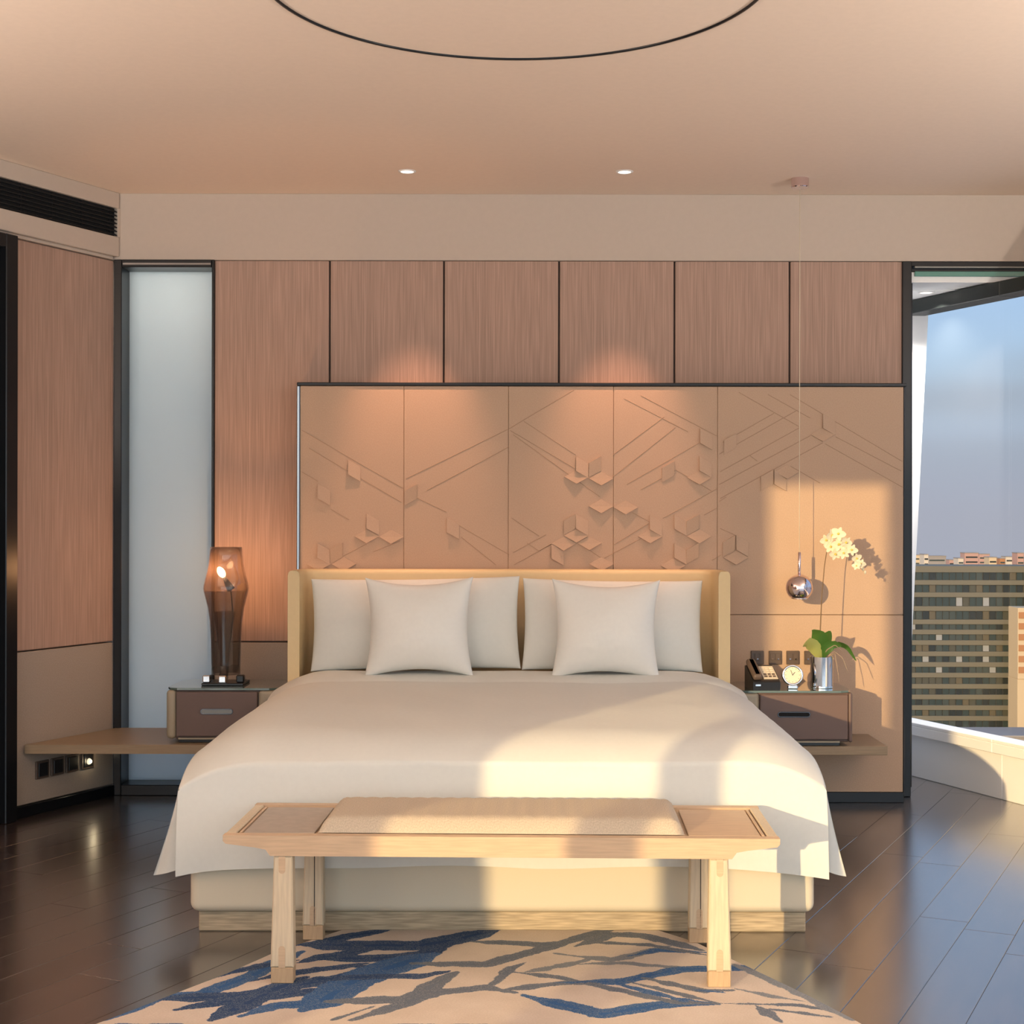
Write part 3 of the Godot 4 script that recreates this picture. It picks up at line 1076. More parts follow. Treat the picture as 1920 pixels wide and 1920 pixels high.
func build_pillows():
	var wide := pillow(0.94, 0.415, 0.19, 0.03)
	var less := pillow(0.81, 0.412, 0.19, 0.03)
	var p1 := thing("pillow", "wide white pillow leaning on the headboard beside the table lamp", "pillow", Vector3(-0.492, 0.652, -6.66), 0.0, "wide pillows against the headboard")
	part(p1, "pillow_case", wide, M.linen, Vector3(0, 0.203, 0), Vector3(-0.14, 0, 0.016))
	var p2 := thing("pillow", "wide white pillow leaning on the headboard beside the orchid", "pillow", Vector3(0.392, 0.652, -6.66), 0.0, "wide pillows against the headboard")
	part(p2, "pillow_case", less, M.linen, Vector3(0, 0.198, 0), Vector3(-0.14, 0, -0.012))
	var square := pillow(0.475, 0.438, 0.17, 0.115)
	var c1 := thing("cushion", "square satin cushion in front of the pillow beside the table lamp", "cushion", Vector3(-0.463, 0.648, -6.47), 0.0, "square cushions on the bed")
	part(c1, "cushion_cover", square, M.satin, Vector3(0, 0.206, 0), Vector3(-0.16, 0, 0.01))
	var c2 := thing("cushion", "square satin cushion in front of the pillow beside the orchid", "cushion", Vector3(0.352, 0.647, -6.47), 0.0, "square cushions on the bed")
	part(c2, "cushion_cover", square, M.satin, Vector3(0, 0.199, 0), Vector3(-0.16, 0, -0.012))


# ---------------------------------------------------------------- bench and rug

func build_bench():
	var o := thing("bench", "light oak bench with cream seat cushion at the foot of the bed", "bench", Vector3(-0.064, 0.008, -4.44), deg_to_rad(-1.3))
	# aprons with sunken ends, front and back
	var top := 0.421
	var pts := PackedVector2Array()
	for q in [[-0.79, top], [-0.79, top - 0.016], [-0.782, top - 0.024], [-0.70, top - 0.034], [-0.668, top - 0.040], [-0.655, top - 0.058]]:
		pts.append(Vector2(q[0], q[1]))
	for k in range(pts.size() - 1, -1, -1):
		pts.append(Vector2(-pts[k].x, pts[k].y))
	for s in [-1, 1]:
		part(o, "apron", prism(pts, 0.034, 0.0), M.oak, Vector3(0, 0, 0.206 if s > 0 else -0.240))
	part(o, "end_rail", box(0.030, 0.024, 0.412, 0.003), M.oak_upright, Vector3(-0.775, top - 0.012, 0))
	part(o, "end_rail", box(0.030, 0.024, 0.412, 0.003), M.oak_upright, Vector3(0.775, top - 0.012, 0))
	part(o, "seat_board", box(1.52, 0.016, 0.412, 0.002), M.oak, Vector3(0, top - 0.018, 0))
	for s in [-1, 1]:
		part(o, "tray_inlay", box(0.205, 0.006, 0.372, 0.002), M.tray_leather if s < 0 else M.oak, Vector3(s * 0.640, top - 0.006, 0))
		part(o, "tray_lip", box(0.008, 0.007, 0.372, 0.001), M.oak, Vector3(s * 0.750, top - 0.005, 0))
	# cushion with sewn channels
	var st := new_st(true)
	var rows := []
	for j in 17:
		var v := -1.0 + 2.0 * j / 16.0
		var row := []
		for i in 89:
			var u := -1.0 + 2.0 * i / 88.0
			var e := minf((1.0 - absf(u)) * 0.525, (1.0 - absf(v)) * 0.185)
			var y := 0.042 * pow(clampf(e / 0.035, 0.0, 1.0), 0.5)
			y -= 0.0022 * (1.0 - absf(sin(u * PI * 11.0))) * (1.0 if e > 0.03 else 0.0)
			row.append(Vector3(u * 0.525, top + y, 0.012 - v * 0.185))
		rows.append(row)
	add_grid(st, rows, true)
	var cu := part(o, "seat_cushion", done(st), M.bench_cloth)
	cu.position.y = 0.0
	# legs
	for s in [-1, 1]:
		for f in [-1, 1]:
			var leg := PackedVector2Array()
			for q in [[-0.025, 0.362], [0.028, 0.362], [0.032, 0.045], [-0.034, 0.045]]:
				leg.append(Vector2(q[0] if s < 0 else -q[0], q[1]))
			var at := Vector3(s * 0.620 if f > 0 else s * 0.604, 0, 0.196 if f > 0 else -0.238)
			var part_leg := part(o, "leg", prism(leg, 0.042, 0.004), M.oak_upright, at)
			part(part_leg, "foot_block", box(0.064, 0.0448, 0.042, 0.002), M.oak_dark, Vector3(-s * -0.0005, 0.0224, 0.021))
			for q in [[0.362, 0.050], [0.045, 0.062]]:
				var inlay := PackedVector2Array()
				var up: bool = q[0] < 0.2
				for a in 9:
					var ang := PI * a / 8.0
					inlay.append(Vector2(0.0095 * cos(ang), (q[1] - 0.0095 + 0.0095 * sin(ang)) * (1.0 if up else -1.0)))
				inlay.append(Vector2(-0.0095, 0))
				inlay.append(Vector2(0.0095, 0))
				part(part_leg, "tenon", prism(inlay, 0.0012, 0.0), M.oak, Vector3(0.001 * s, q[0], 0.0418))
			if f < 0:
				part(part_leg, "leg_groove", box(0.003, 0.316, 0.002, 0.0003), M.subfloor, Vector3(0.004, 0.2035, 0.042))


func build_rug():
	var outline := PackedVector2Array()
	for q in [[-0.585, -4.765], [0.43, -4.765], [0.53, -4.64], [0.68, -4.34], [0.79, -4.115], [0.869, -3.93], [1.08, -3.35], [1.05, -2.7], [0.62, -2.15], [-0.3, -1.95], [-1.1, -2.1], [-1.55, -2.75], [-1.42, -3.4], [-1.103, -3.907], [-0.861, -4.315], [-0.757, -4.525]]:
		outline.append(Vector2(q[0], q[1]))
	var x0 := -1.6
	var z0 := -4.8
	var side := 2.9
	var res := 1280
	var im := Image.create(res, res, false, Image.FORMAT_RGB8)
	var n := FastNoiseLite.new()
	n.seed = 21
	n.frequency = 0.35
	n.fractal_octaves = 3
	var wide := FastNoiseLite.new()
	wide.seed = 22
	wide.frequency = 0.012
	wide.fractal_octaves = 3
	var speck := n.get_seamless_image(256, 256)
	for y in res:
		for x in res:
			var v := speck.get_pixel(x % 256, y % 256).r
			var w := wide.get_noise_2d(x, y) * 0.05
			im.set_pixel(x, y, Color(0.53 + 0.12 * v + w, 0.445 + 0.11 * v + w, 0.37 + 0.10 * v + w).linear_to_srgb())
	var deep := Color(0.014, 0.050, 0.14)
	var blue := Color(0.025, 0.10, 0.26)
	var slate := Color(0.12, 0.145, 0.19)
	var dusk := Color(0.20, 0.22, 0.25)
	var bands := [
		[deep, 0.05, [330, 1900, 420, 1884, 500, 1876, 575, 1866, 640, 1858]], [deep, 0.04, [470, 1846, 540, 1832, 610, 1822, 690, 1812]], [blue, 0.055, [199, 1919, 296, 1876, 378, 1872, 413, 1858, 478, 1834, 516, 1812, 570, 1790]],
		[deep, 0.06, [296, 1880, 437, 1874, 516, 1866, 559, 1853, 640, 1840, 722, 1822]],
		[deep, 0.07, [397, 1919, 464, 1888, 516, 1861, 575, 1838]],
		[blue, 0.05, [451, 1912, 519, 1893, 600, 1886, 640, 1866]],
		[deep, 0.035, [359, 1853, 405, 1834, 500, 1815, 560, 1806]], [blue, 0.03, [429, 1817, 516, 1785]],
		[deep, 0.05, [556, 1778, 600, 1774, 660, 1760, 735, 1747]],
		[deep, 0.085, [560, 1776, 690, 1778, 790, 1778, 871, 1763, 936, 1747]],
		[deep, 0.05, [556, 1812, 600, 1801, 650, 1794, 720, 1780]],
		[deep, 0.06, [600, 1803, 708, 1802, 790, 1796, 850, 1776]],
		[deep, 0.035, [654, 1817, 722, 1817, 776, 1807]],
		[blue, 0.11, [570, 1900, 612, 1880, 654, 1850, 722, 1822, 817, 1794]],
		[deep, 0.04, [556, 1846, 600, 1842, 708, 1836, 790, 1836, 844, 1826]],
		[slate, 0.055, [776, 1812, 911, 1813, 1006, 1788, 1115, 1755, 1160, 1746]],
		[slate, 0.05, [884, 1770, 1020, 1776, 1074, 1768]],
		[slate, 0.065, [616, 1884, 762, 1880, 800, 1861, 857, 1828]],
		[slate, 0.05, [660, 1919, 762, 1887, 817, 1867, 911, 1857, 966, 1866]],
		[blue, 0.055, [985, 1872, 1115, 1904, 1132, 1906, 1277, 1884, 1347, 1887]],
		[slate, 0.035, [917, 1857, 960, 1820, 993, 1807]],
		[slate, 0.04, [933, 1863, 1060, 1847, 1120, 1844]],
		[blue, 0.025, [1040, 1848, 1120, 1845]],
		[slate, 0.035, [966, 1828, 1033, 1836, 1115, 1849]],
		[dusk, 0.035, [979, 1830, 1074, 1812, 1115, 1800]], [dusk, 0.03, [1040, 1792, 1115, 1802]],
		[slate, 0.022, [624, 1919, 703, 1893]],
		[slate, 0.055, [1080, 1779, 1150, 1756, 1206, 1758, 1319, 1787]],
		[dusk, 0.045, [1080, 1797, 1150, 1804, 1220, 1788, 1262, 1777]],
		[blue, 0.03, [1180, 1797, 1235, 1786, 1325, 1790]],
		[slate, 0.03, [1102, 1771, 1220, 1776, 1325, 1795]],
		[dusk, 0.03, [1080, 1813, 1164, 1810, 1325, 1822]],
		[blue, 0.045, [1080, 1846, 1159, 1846, 1277, 1822, 1403, 1819, 1440, 1832]],
		[slate, 0.035, [1080, 1850, 1108, 1850, 1263, 1883, 1347, 1887]],
		[blue, 0.03, [1164, 1851, 1291, 1883]], [slate, 0.025, [1178, 1845, 1347, 1886]],
		[slate, 0.04, [1206, 1838, 1325, 1863, 1375, 1861]], [blue, 0.03, [1300, 1860, 1360, 1866]],
		[slate, 0.022, [1347, 1886, 1502, 1889, 1558, 1900]],
		[slate, 0.05, [1417, 1889, 1468, 1921]],
		[dusk, 0.05, [1375, 1812, 1431, 1832, 1516, 1872, 1600, 1917]],
		[dusk, 0.025, [1375, 1857, 1445, 1872, 1516, 1883]], [slate, 0.025, [1445, 1897, 1558, 1911]]]
	var strips := []
	for b in bands:
		var ps := []
		for k in range(0, b[2].size(), 2):
			ps.append(on_floor(b[2][k], b[2][k + 1]))
		strips.append([b[0], b[1] * (1.22 if b[0] == deep or b[0] == blue else 1.0), ps])
	# nearer the camera, where the photograph ends, the net of bands goes on
	var r2 := RandomNumberGenerator.new()
	r2.seed = 4
	for k in 22:
		var p := Vector2(r2.randf_range(-1.4, 0.9), r2.randf_range(-3.75, -2.2))
		var ps := [p]
		var a := r2.randf_range(-0.5, 0.5) + (0.0 if k % 2 == 0 else 1.9)
		for j in 3:
			a += r2.randf_range(-0.35, 0.35)
			p += Vector2(cos(a), -sin(a)) * r2.randf_range(0.2, 0.4)
			p.y = maxf(p.y, -3.85)
			ps.append(p)
		strips.append([[deep, blue, slate, dusk][k % 4], r2.randf_range(0.03, 0.07), ps])
	for b in strips:
		var c: Color = b[0]
		var half: float = b[1] * 0.5
		for k in b[2].size() - 1:
			var p: Vector2 = b[2][k]
			var q: Vector2 = b[2][k + 1]
			var lo := ((Vector2(minf(p.x, q.x) - half, minf(p.y, q.y) - half) - Vector2(x0, z0)) / side * res).floor()
			var hi := ((Vector2(maxf(p.x, q.x) + half, maxf(p.y, q.y) + half) - Vector2(x0, z0)) / side * res).ceil()
			for y in range(maxi(0, int(lo.y)), mini(res, int(hi.y) + 1)):
				for x in range(maxi(0, int(lo.x)), mini(res, int(hi.x) + 1)):
					var s := Vector2(x0, z0) + Vector2(x + 0.5, y + 0.5) / res * side
					var near := Geometry2D.get_closest_point_to_segment(s, p, q)
					var taper := 1.0
					if k == 0 and p.distance_to(q) > 0.01:
						taper = clampf(0.25 + near.distance_to(p) / 0.12, 0.25, 1.0)
					if k == b[2].size() - 2:
						taper = minf(taper, clampf(0.25 + near.distance_to(q) / 0.12, 0.25, 1.0))
					var d: float = s.distance_to(near) + 0.5 * b[1] * (1.0 - taper) + 0.006 * (speck.get_pixel((x * 3) % 256, (y * 3) % 256).r - 0.5) + 0.010 * wide.get_noise_2d(x * 2.0, y * 2.0)
					if d < half:
						var v := speck.get_pixel((x * 2 + 31) % 256, (y * 2 + 77) % 256).r
						var mixed := c * (0.55 + 0.95 * v)
						if v > 0.60 and d > half * 0.2:
							mixed = c.lerp(Color(0.34, 0.34, 0.34), 0.45)
						mixed.a = 1.0
						im.set_pixel(x, y, mixed.linear_to_srgb())
	var m := mat("rug_pile", Color.WHITE, 0.95)
	m.albedo_texture = ImageTexture.create_from_image(im)
	m.heightmap_enabled = true
	m.heightmap_texture = grain(31, 0.0, 1.0, 0.4, 2)
	m.heightmap_scale = 0.05
	var st := new_st()
	var id := Geometry2D.triangulate_polygon(outline)
	var add := func(p: Vector2, y: float):
		st.set_uv((p - Vector2(x0, z0)) / side)
		st.add_vertex(Vector3(p.x, y, p.y))
	for k in range(0, id.size(), 3):
		var a := outline[id[k]]
		var b := outline[id[k + 1]]
		var c := outline[id[k + 2]]
		var up := (Vector3(c.x, 0, c.y) - Vector3(a.x, 0, a.y)).cross(Vector3(b.x, 0, b.y) - Vector3(a.x, 0, a.y)).y > 0.0
		for p in ([a, b, c] if up else [a, c, b]):
			add.call(p, 0.008)
		for p in ([a, c, b] if up else [a, b, c]):
			add.call(p, 0.0005)
	var ccw := not Geometry2D.is_polygon_clockwise(outline)
	for k in outline.size():
		var a := outline[k] if ccw else outline[(k + 1) % outline.size()]
		var b := outline[(k + 1) % outline.size()] if ccw else outline[k]
		for q in [[a, 0.0005], [a, 0.008], [b, 0.008], [a, 0.0005], [b, 0.008], [b, 0.0005]]:
			add.call(q[0], q[1])
	single("rug", done(st), m, "beige rug with a net of blue bands under the bench", "rug")


# ---------------------------------------------------------------- shelves and nightstands

func build_shelves():
	var l := thing("wall_shelf", "floating oak shelf between the left wall and the bed", "shelf", Vector3(-1.6, 0.283, -6.83))
	var pts := PackedVector2Array()
	# seen from above: follows the slanting left wall
	for q in [[-2.215, -6.564], [-1.08, -6.564], [-1.08, -7.095], [-1.955, -7.095]]:
		pts.append(Vector2(q[0] + 1.6, -(q[1] + 6.83)))
	var st := new_st()
	add_prism(st, pts, 0.04, 0.002, Transform3D(Basis(Vector3.RIGHT, -PI / 2), Vector3.ZERO))
	part(l, "board", done(st), M.shelf_oak)
	var r := thing("wall_shelf", "floating oak shelf under the orchid beside the bed", "shelf", Vector3(1.28, 0.283, -6.745))
	part(r, "board", box(0.65, 0.04, 0.37, 0.002), M.shelf_oak, Vector3(0, 0.02, 0))


func nightstand(label: String, at: Vector3) -> Node3D:
	var o := thing("nightstand", label, "nightstand", at, 0.0, "nightstands beside the bed")
	var w := 0.51
	var d := 0.37
	var h := 0.218
	part(o, "foot_rail", box(w - 0.10, 0.02, d - 0.06, 0.002), M.black_plastic, Vector3(0, 0.010, 0))
	var right := at.x > 0.0
	var cl := 0.10 if right else 0.044   # the cheek next to the bed is the wide one
	var cr := 0.018 if right else 0.10
	part(o, "body", box(w - cl - cr + 0.01, h, d - 0.02, 0.004), M.drawer_leather, Vector3((cl - cr) / 2, 0.02 + h / 2, -0.006))
	part(o, "cheek", round_box(cl, h, d, 0.018, 5), M.cheek_leather, Vector3(-w / 2 + cl / 2, 0.02 + h / 2, 0))
	part(o, "cheek", round_box(cr, h, d, 0.008 if right else 0.018, 5), M.drawer_leather if right else M.cheek_leather, Vector3(w / 2 - cr / 2, 0.02 + h / 2, 0))
	var dr := part(o, "drawer_front", box(w - cl - cr - 0.004, h - 0.02, 0.02, 0.003), M.drawer_leather, Vector3((cl - cr) / 2, 0.022 + h / 2, d / 2 - 0.008))
	var rim := PackedVector2Array()
	var slot := PackedVector2Array()
	for a in 16:
		var ang := TAU * (a + 0.5) / 16.0
		rim.append(Vector2(signf(cos(ang)) * 0.060 + 0.013 * cos(ang), 0.013 * sin(ang)))
		slot.append(Vector2(signf(cos(ang)) * 0.060 + 0.009 * cos(ang), 0.009 * sin(ang)))
	var handle := part(dr, "handle", prism(rim, 0.004, 0.001), M.dark_chrome, Vector3(0.0 if not right else -0.045, 0.012, 0.0098))
	tag(handle, "dark metal slot handle")
	part(handle, "handle_recess", prism(slot, 0.001, 0.0), M.black_void, Vector3(0, 0, 0.0038)) if at.x > 0.0 else part(handle, "handle_plate", prism(slot, 0.001, 0.0), M.dull_steel, Vector3(0, 0, 0.0038))
	part(o, "bottom_rail", box(w - 0.11, 0.007, 0.008, 0.001), M.cheek_leather, Vector3(0, 0.0215, d / 2 - 0.004))
	var g := PackedVector2Array()
	for q in [[-w / 2, -d / 2 + 0.05], [-w / 2 + 0.015, -d / 2 + 0.015], [-w / 2 + 0.05, -d / 2], [w / 2 - 0.05, -d / 2], [w / 2 - 0.015, -d / 2 + 0.015], [w / 2, -d / 2 + 0.05], [w / 2, d / 2 - 0.07], [w / 2 - 0.05, d / 2], [-w / 2 + 0.05, d / 2], [-w / 2, d / 2 - 0.07]]:
		g.append(Vector2(q[0], q[1]))
	var st := new_st()
	add_prism(st, g, 0.009, 0.001, Transform3D(Basis(Vector3.RIGHT, -PI / 2), Vector3(0, 0.0381 + 0.2, 0)))
	part(o, "glass_top", done(st), M.table_glass)
	return o


const TABLE_TOP := 0.5702

func build_nightstands():
	nightstand("brown leather nightstand with glass top under the table lamp", Vector3(-1.345, 0.323, -6.79))
	nightstand("brown leather nightstand with glass top under the orchid", Vector3(1.19, 0.323, -6.725))


func build_lamp():
	var o := thing("table_lamp", "smoked glass table lamp with glowing bulb on the nightstand", "table lamp", Vector3(-1.366, TABLE_TOP, -6.77))
	part(o, "foot", box(0.19, 0.012, 0.16, 0.004), M.black_plastic, Vector3(0, 0.006, 0))
	for q in [[-0.075, 0.05, 0], [0.0, 0.066, 1], [0.075, 0.04, 2], [-0.02, -0.05, 3]]:
		part(o, "foot_block", box(0.036, 0.034, 0.036, 0.005), M.chrome if q[2] < 2 else M.black_plastic, Vector3(q[0], 0.029, q[1]))
	var s := 410.6
	var prof := []
	for q in [[27, 1265], [27.5, 1240], [28.5, 1200], [30.5, 1165], [34, 1140], [38.5, 1122], [41.5, 1110], [42.3, 1104], [41.5, 1098], [38.5, 1085], [35, 1072], [32.5, 1058], [30.8, 1042], [29.6, 1027]]:
		prof.append(Vector2(q[0] / s, (1281.0 - q[1]) / s + 0.006))
	var wall := prof.duplicate()
	for k in range(prof.size() - 1, -1, -1):
		wall.append(Vector2(prof[k].x - 0.0025, prof[k].y))
	wall.append(prof[0])
	var vase := part(o, "smoked_glass_body", lathe(wall, 48), M.smoke_glass)
	tag(vase, "hourglass body of smoked brown glass")
	# inner shelf, holder, bulb and cord
	var y := (1281.0 - 1108.0) / s + 0.006
	part(o, "glass_shelf", lathe([Vector2(0, y - 0.003), Vector2(0.097, y - 0.003), Vector2(0.097, y), Vector2(0, y)], 40, false), M.smoke_glass)
	var inner := lathe([Vector2(0.020, 0.046), Vector2(0.024, 0.14), Vector2(0.036, 0.24), Vector2(0.052, 0.33), Vector2(0.050, 0.33), Vector2(0.034, 0.24), Vector2(0.022, 0.14), Vector2(0.018, 0.046)], 28)
	part(o, "inner_glass_cone", inner, M.smoke_glass, Vector3(-0.008, 0, 0))
	var tilt := Vector3(0, 0, 0.52)
	var hold := part(o, "bulb_holder", lathe([Vector2(0, 0), Vector2(0.019, 0), Vector2(0.017, 0.02), Vector2(0.012, 0.045), Vector2(0.009, 0.066), Vector2(0, 0.066)], 20), M.black_plastic, Vector3(0.024, y + 0.002, 0.0), tilt)
	var bulb := part(hold, "bulb", lathe([Vector2(0, 0.066), Vector2(0.008, 0.068), Vector2(0.015, 0.078), Vector2(0.0175, 0.092), Vector2(0.015, 0.106), Vector2(0.007, 0.118), Vector2(0, 0.121)], 20), M.bulb_glow)
	tag(bulb, "glowing warm bulb")
	var l := OmniLight3D.new()
	l.name = "lamp_light"
	l.light_color = lin(1.0, 0.48, 0.20)
	l.light_energy = 0.32
	l.light_size = 0.015
	l.omni_range = 12.0
	l.shadow_enabled = true
	hold.add_child(l)
	l.position = Vector3(0, 0.092, 0)
	part(o, "cord", tube([Vector3(0.024, y, 0.01), Vector3(0.030, y - 0.05, 0.015), Vector3(0.034, y - 0.11, 0.015), Vector3(0.026, y - 0.20, 0.015), Vector3(0.010, y - 0.32, 0.01), Vector3(0.002, 0.05, 0.0)], 0.0028, 8), M.black_plastic)


func build_pendant():
	var x := 1.25
	var z := -6.762
	var o := thing("pendant_lamp", "small rose chrome globe pendant lamp hanging beside the bed", "pendant lamp", Vector3(x, 0.9, z))
	var cy := EYE - (1101.0 - VY) * 6.762 / F - 0.9
	part(o, "ceiling_rose", lathe([Vector2(0, CEIL - 0.9 - 0.042), Vector2(0.038, CEIL - 0.9 - 0.042), Vector2(0.040, CEIL - 0.9 - 0.038), Vector2(0.040, CEIL - 0.9), Vector2(0, CEIL - 0.9)], 32, false), M.rose_chrome)
	part(o, "cord", tube([Vector3(0, CEIL - 0.94, 0), Vector3(0, 2.0 - 0.9, 0), Vector3(0, cy + 0.16, 0)], 0.0016, 8), M.cream_plastic)
	part(o, "stem", tube([Vector3(0, cy + 0.162, 0), Vector3(0, cy + 0.1, 0), Vector3(0, cy + 0.056, 0)], 0.0068, 12), M.rose_chrome)
	var prof := []
	for k in 19:
		var a := PI * 0.5 - PI * 0.80 * k / 18.0
		prof.append(Vector2(0.0615 * cos(a), cy + 0.0615 * sin(a)))
	var shell := prof.duplicate()
	for k in range(18, -1, -1):
		var a := PI * 0.5 - PI * 0.80 * k / 18.0
		shell.append(Vector2(maxf(0.0595 * cos(a), 0.0), cy + 0.0595 * sin(a)))
	part(o, "globe", lathe(shell, 44), M.rose_chrome)
	part(o, "globe_rim", lathe([Vector2(0.0370, cy - 0.0510), Vector2(0.0380, cy - 0.0485), Vector2(0.0355, cy - 0.0475), Vector2(0.0345, cy - 0.0505), Vector2(0.0370, cy - 0.0510)], 40), M.chrome)
	part(o, "pendant_bulb", lathe([Vector2(0, cy - 0.030), Vector2(0.016, cy - 0.024), Vector2(0.022, cy - 0.008), Vector2(0.016, cy + 0.012), Vector2(0.010, cy + 0.05), Vector2(0, cy + 0.052)], 20), M.white_paint)


func build_switches():
	for k in 4:
		var p := px([1420.0, 1453.5, 1486.5, 1520.0][k], 1232.0, PANEL)
		var o := thing("switch_plate", ["brown single switch plate above the telephone", "brown double switch plate between telephone and clock", "brown double switch plate above the clock", "brown switch plate beside the orchid pot"][k], "switch", p, 0.0, "switch plates over the nightstand")
		part(o, "plate", box(0.060, 0.064, 0.010, 0.003), M.brown_plastic, Vector3(0, 0, 0.005))
		var n := 1 if k == 0 else 2
		for j in n:
			var bx := 0.0 if n == 1 else (-0.013 + 0.026 * j)
			var b := part(o, "button", box(0.022, 0.030, 0.004, 0.0015), M.brown_plastic, Vector3(bx, 0.004, 0.0115))
			part(b, "marker", box(0.008, 0.006, 0.0012, 0.0004), M.chrome, Vector3(0, -0.010, 0.0022))


func build_phone():
	var o := thing("telephone", "black desk telephone with pale keypad on the nightstand", "telephone", Vector3(1.062, TABLE_TOP, -6.64), 0.12)
	# wedge body, high at the back
	var side := PackedVector2Array()
	for q in [[-0.065, 0.0], [0.075, 0.0], [0.078, 0.034], [0.072, 0.040], [-0.050, 0.098], [-0.065, 0.096]]:
		side.append(Vector2(-q[0], q[1]))
	var st := new_st()
	add_prism(st, side, 0.125, 0.003, Transform3D(Basis(Vector3.UP, PI / 2), Vector3(-0.0625, 0, 0)))
	var body := part(o, "body", done(st), M.black_plastic)
	var slope := Basis(Vector3.RIGHT, atan2(0.058, 0.122))
	var on := Vector3(0, 0.0705, 0.0105)
	var pad := part(o, "keypad", box(0.066, 0.003, 0.108, 0.001), M.cream_plastic)
	pad.transform = Transform3D(slope, on + Vector3(0.024, 0, 0))
	for r in 5:
		for c in 3:
			part(pad, "key", box(0.013, 0.003, 0.010, 0.001), M.brown_plastic if r > 2 else M.cream_plastic, Vector3(-0.019 + 0.019 * c, 0.0028, -0.036 + 0.018 * r))
	var hand := part(o, "handset", round_box(0.042, 0.030, 0.150, 0.012, 4), M.brown_plastic)
	hand.transform = Transform3D(slope, on + Vector3(-0.040, 0.015, 0))
	part(body, "display_strip", box(0.024, 0.008, 0.002, 0.0005), M.chrome, Vector3(-0.040, 0.022, 0.0775))


func build_clock():
	var o := thing("table_clock", "small round chrome clock with cream face on the nightstand", "clock", Vector3(1.195, TABLE_TOP, -6.625), -0.1)
	var face_up := Vector3(PI / 2 - 0.18, 0, 0)
	var c := part(o, "case", lathe([Vector2(0, -0.016), Vector2(0.040, -0.016), Vector2(0.047, -0.006), Vector2(0.048, 0.004), Vector2(0.045, 0.010), Vector2(0.038, 0.010), Vector2(0.036, 0.005), Vector2(0, 0.005)], 40), M.chrome, Vector3(0, 0.060, 0), face_up)
	var dial := part(c, "dial", lathe([Vector2(0.0365, 0.0045), Vector2(0.0365, 0.0065), Vector2(0, 0.0065)], 36, false), M.cream_plastic)
	part(dial, "hour_hand", box(0.0026, 0.001, 0.018, 0.0003), M.black_plastic, Vector3(0.005, 0.0074, -0.006), Vector3(0, -0.7, 0))
	part(dial, "minute_hand", box(0.0018, 0.001, 0.027, 0.0003), M.black_plastic, Vector3(-0.004, 0.0078, -0.010), Vector3(0, 0.35, 0))
	for k in 12:
		var a := TAU * k / 12.0
		part(dial, "hour_mark", box(0.0016, 0.0008, 0.005, 0.0002), M.brown_plastic, Vector3(sin(a) * 0.031, 0.0068, -cos(a) * 0.031), Vector3(0, -a, 0))
	part(o, "stand", box(0.045, 0.016, 0.038, 0.004), M.chrome, Vector3(0, 0.008, -0.004))


func petal_mesh(len: float, wid: float, cup: float) -> ArrayMesh:
	var st := new_st(true)
	var rows := []
	for j in 7:
		var t := j / 6.0
		var half := wid * 0.5 * pow(sin(PI * (0.10 + 0.86 * t)), 0.75)
		var row := []
		for i in 5:
			var s := -1.0 + 0.5 * i
			row.append(Vector3(s * half, t * len, cup * t * t + 0.18 * half * s * s))
		rows.append(row)
	add_grid(st, rows, true)
	return done(st)


func leaf_mesh(pts: Array, width: float, fold := 0.25, across := Vector3(0.5, 0, 1)) -> ArrayMesh:
	var st := new_st(true)
	var rows := []
	for j in pts.size():
		var t := float(j) / (pts.size() - 1)
		var half := width * 0.5 * pow(sin(PI * clampf(0.06 + 0.92 * t, 0.0, 1.0)), 0.7)
		var dir: Vector3 = (pts[mini(j + 1, pts.size() - 1)] - pts[maxi(j - 1, 0)]).normalized()
		var side := (across - dir * across.dot(dir)).normalized()
		var nor := dir.cross(side)
		var row := []
		for i in 5:
			var s := -1.0 + 0.5 * i
			row.append(pts[j] + side * half * s + nor * half * fold * s * s)
		rows.append(row)
	add_grid(st, rows)
	return done(st)


func curve(ctrl: Array, n: int) -> Array:
	var c := Curve3D.new()
	for k in ctrl.size():
		var t: Vector3 = (ctrl[mini(k + 1, ctrl.size() - 1)] - ctrl[maxi(k - 1, 0)]) / 6.0
		c.add_point(ctrl[k], -t, t)
	var out := []
	for k in n:
		out.append(c.sample_baked(c.get_baked_length() * k / (n - 1.0)))
	return out


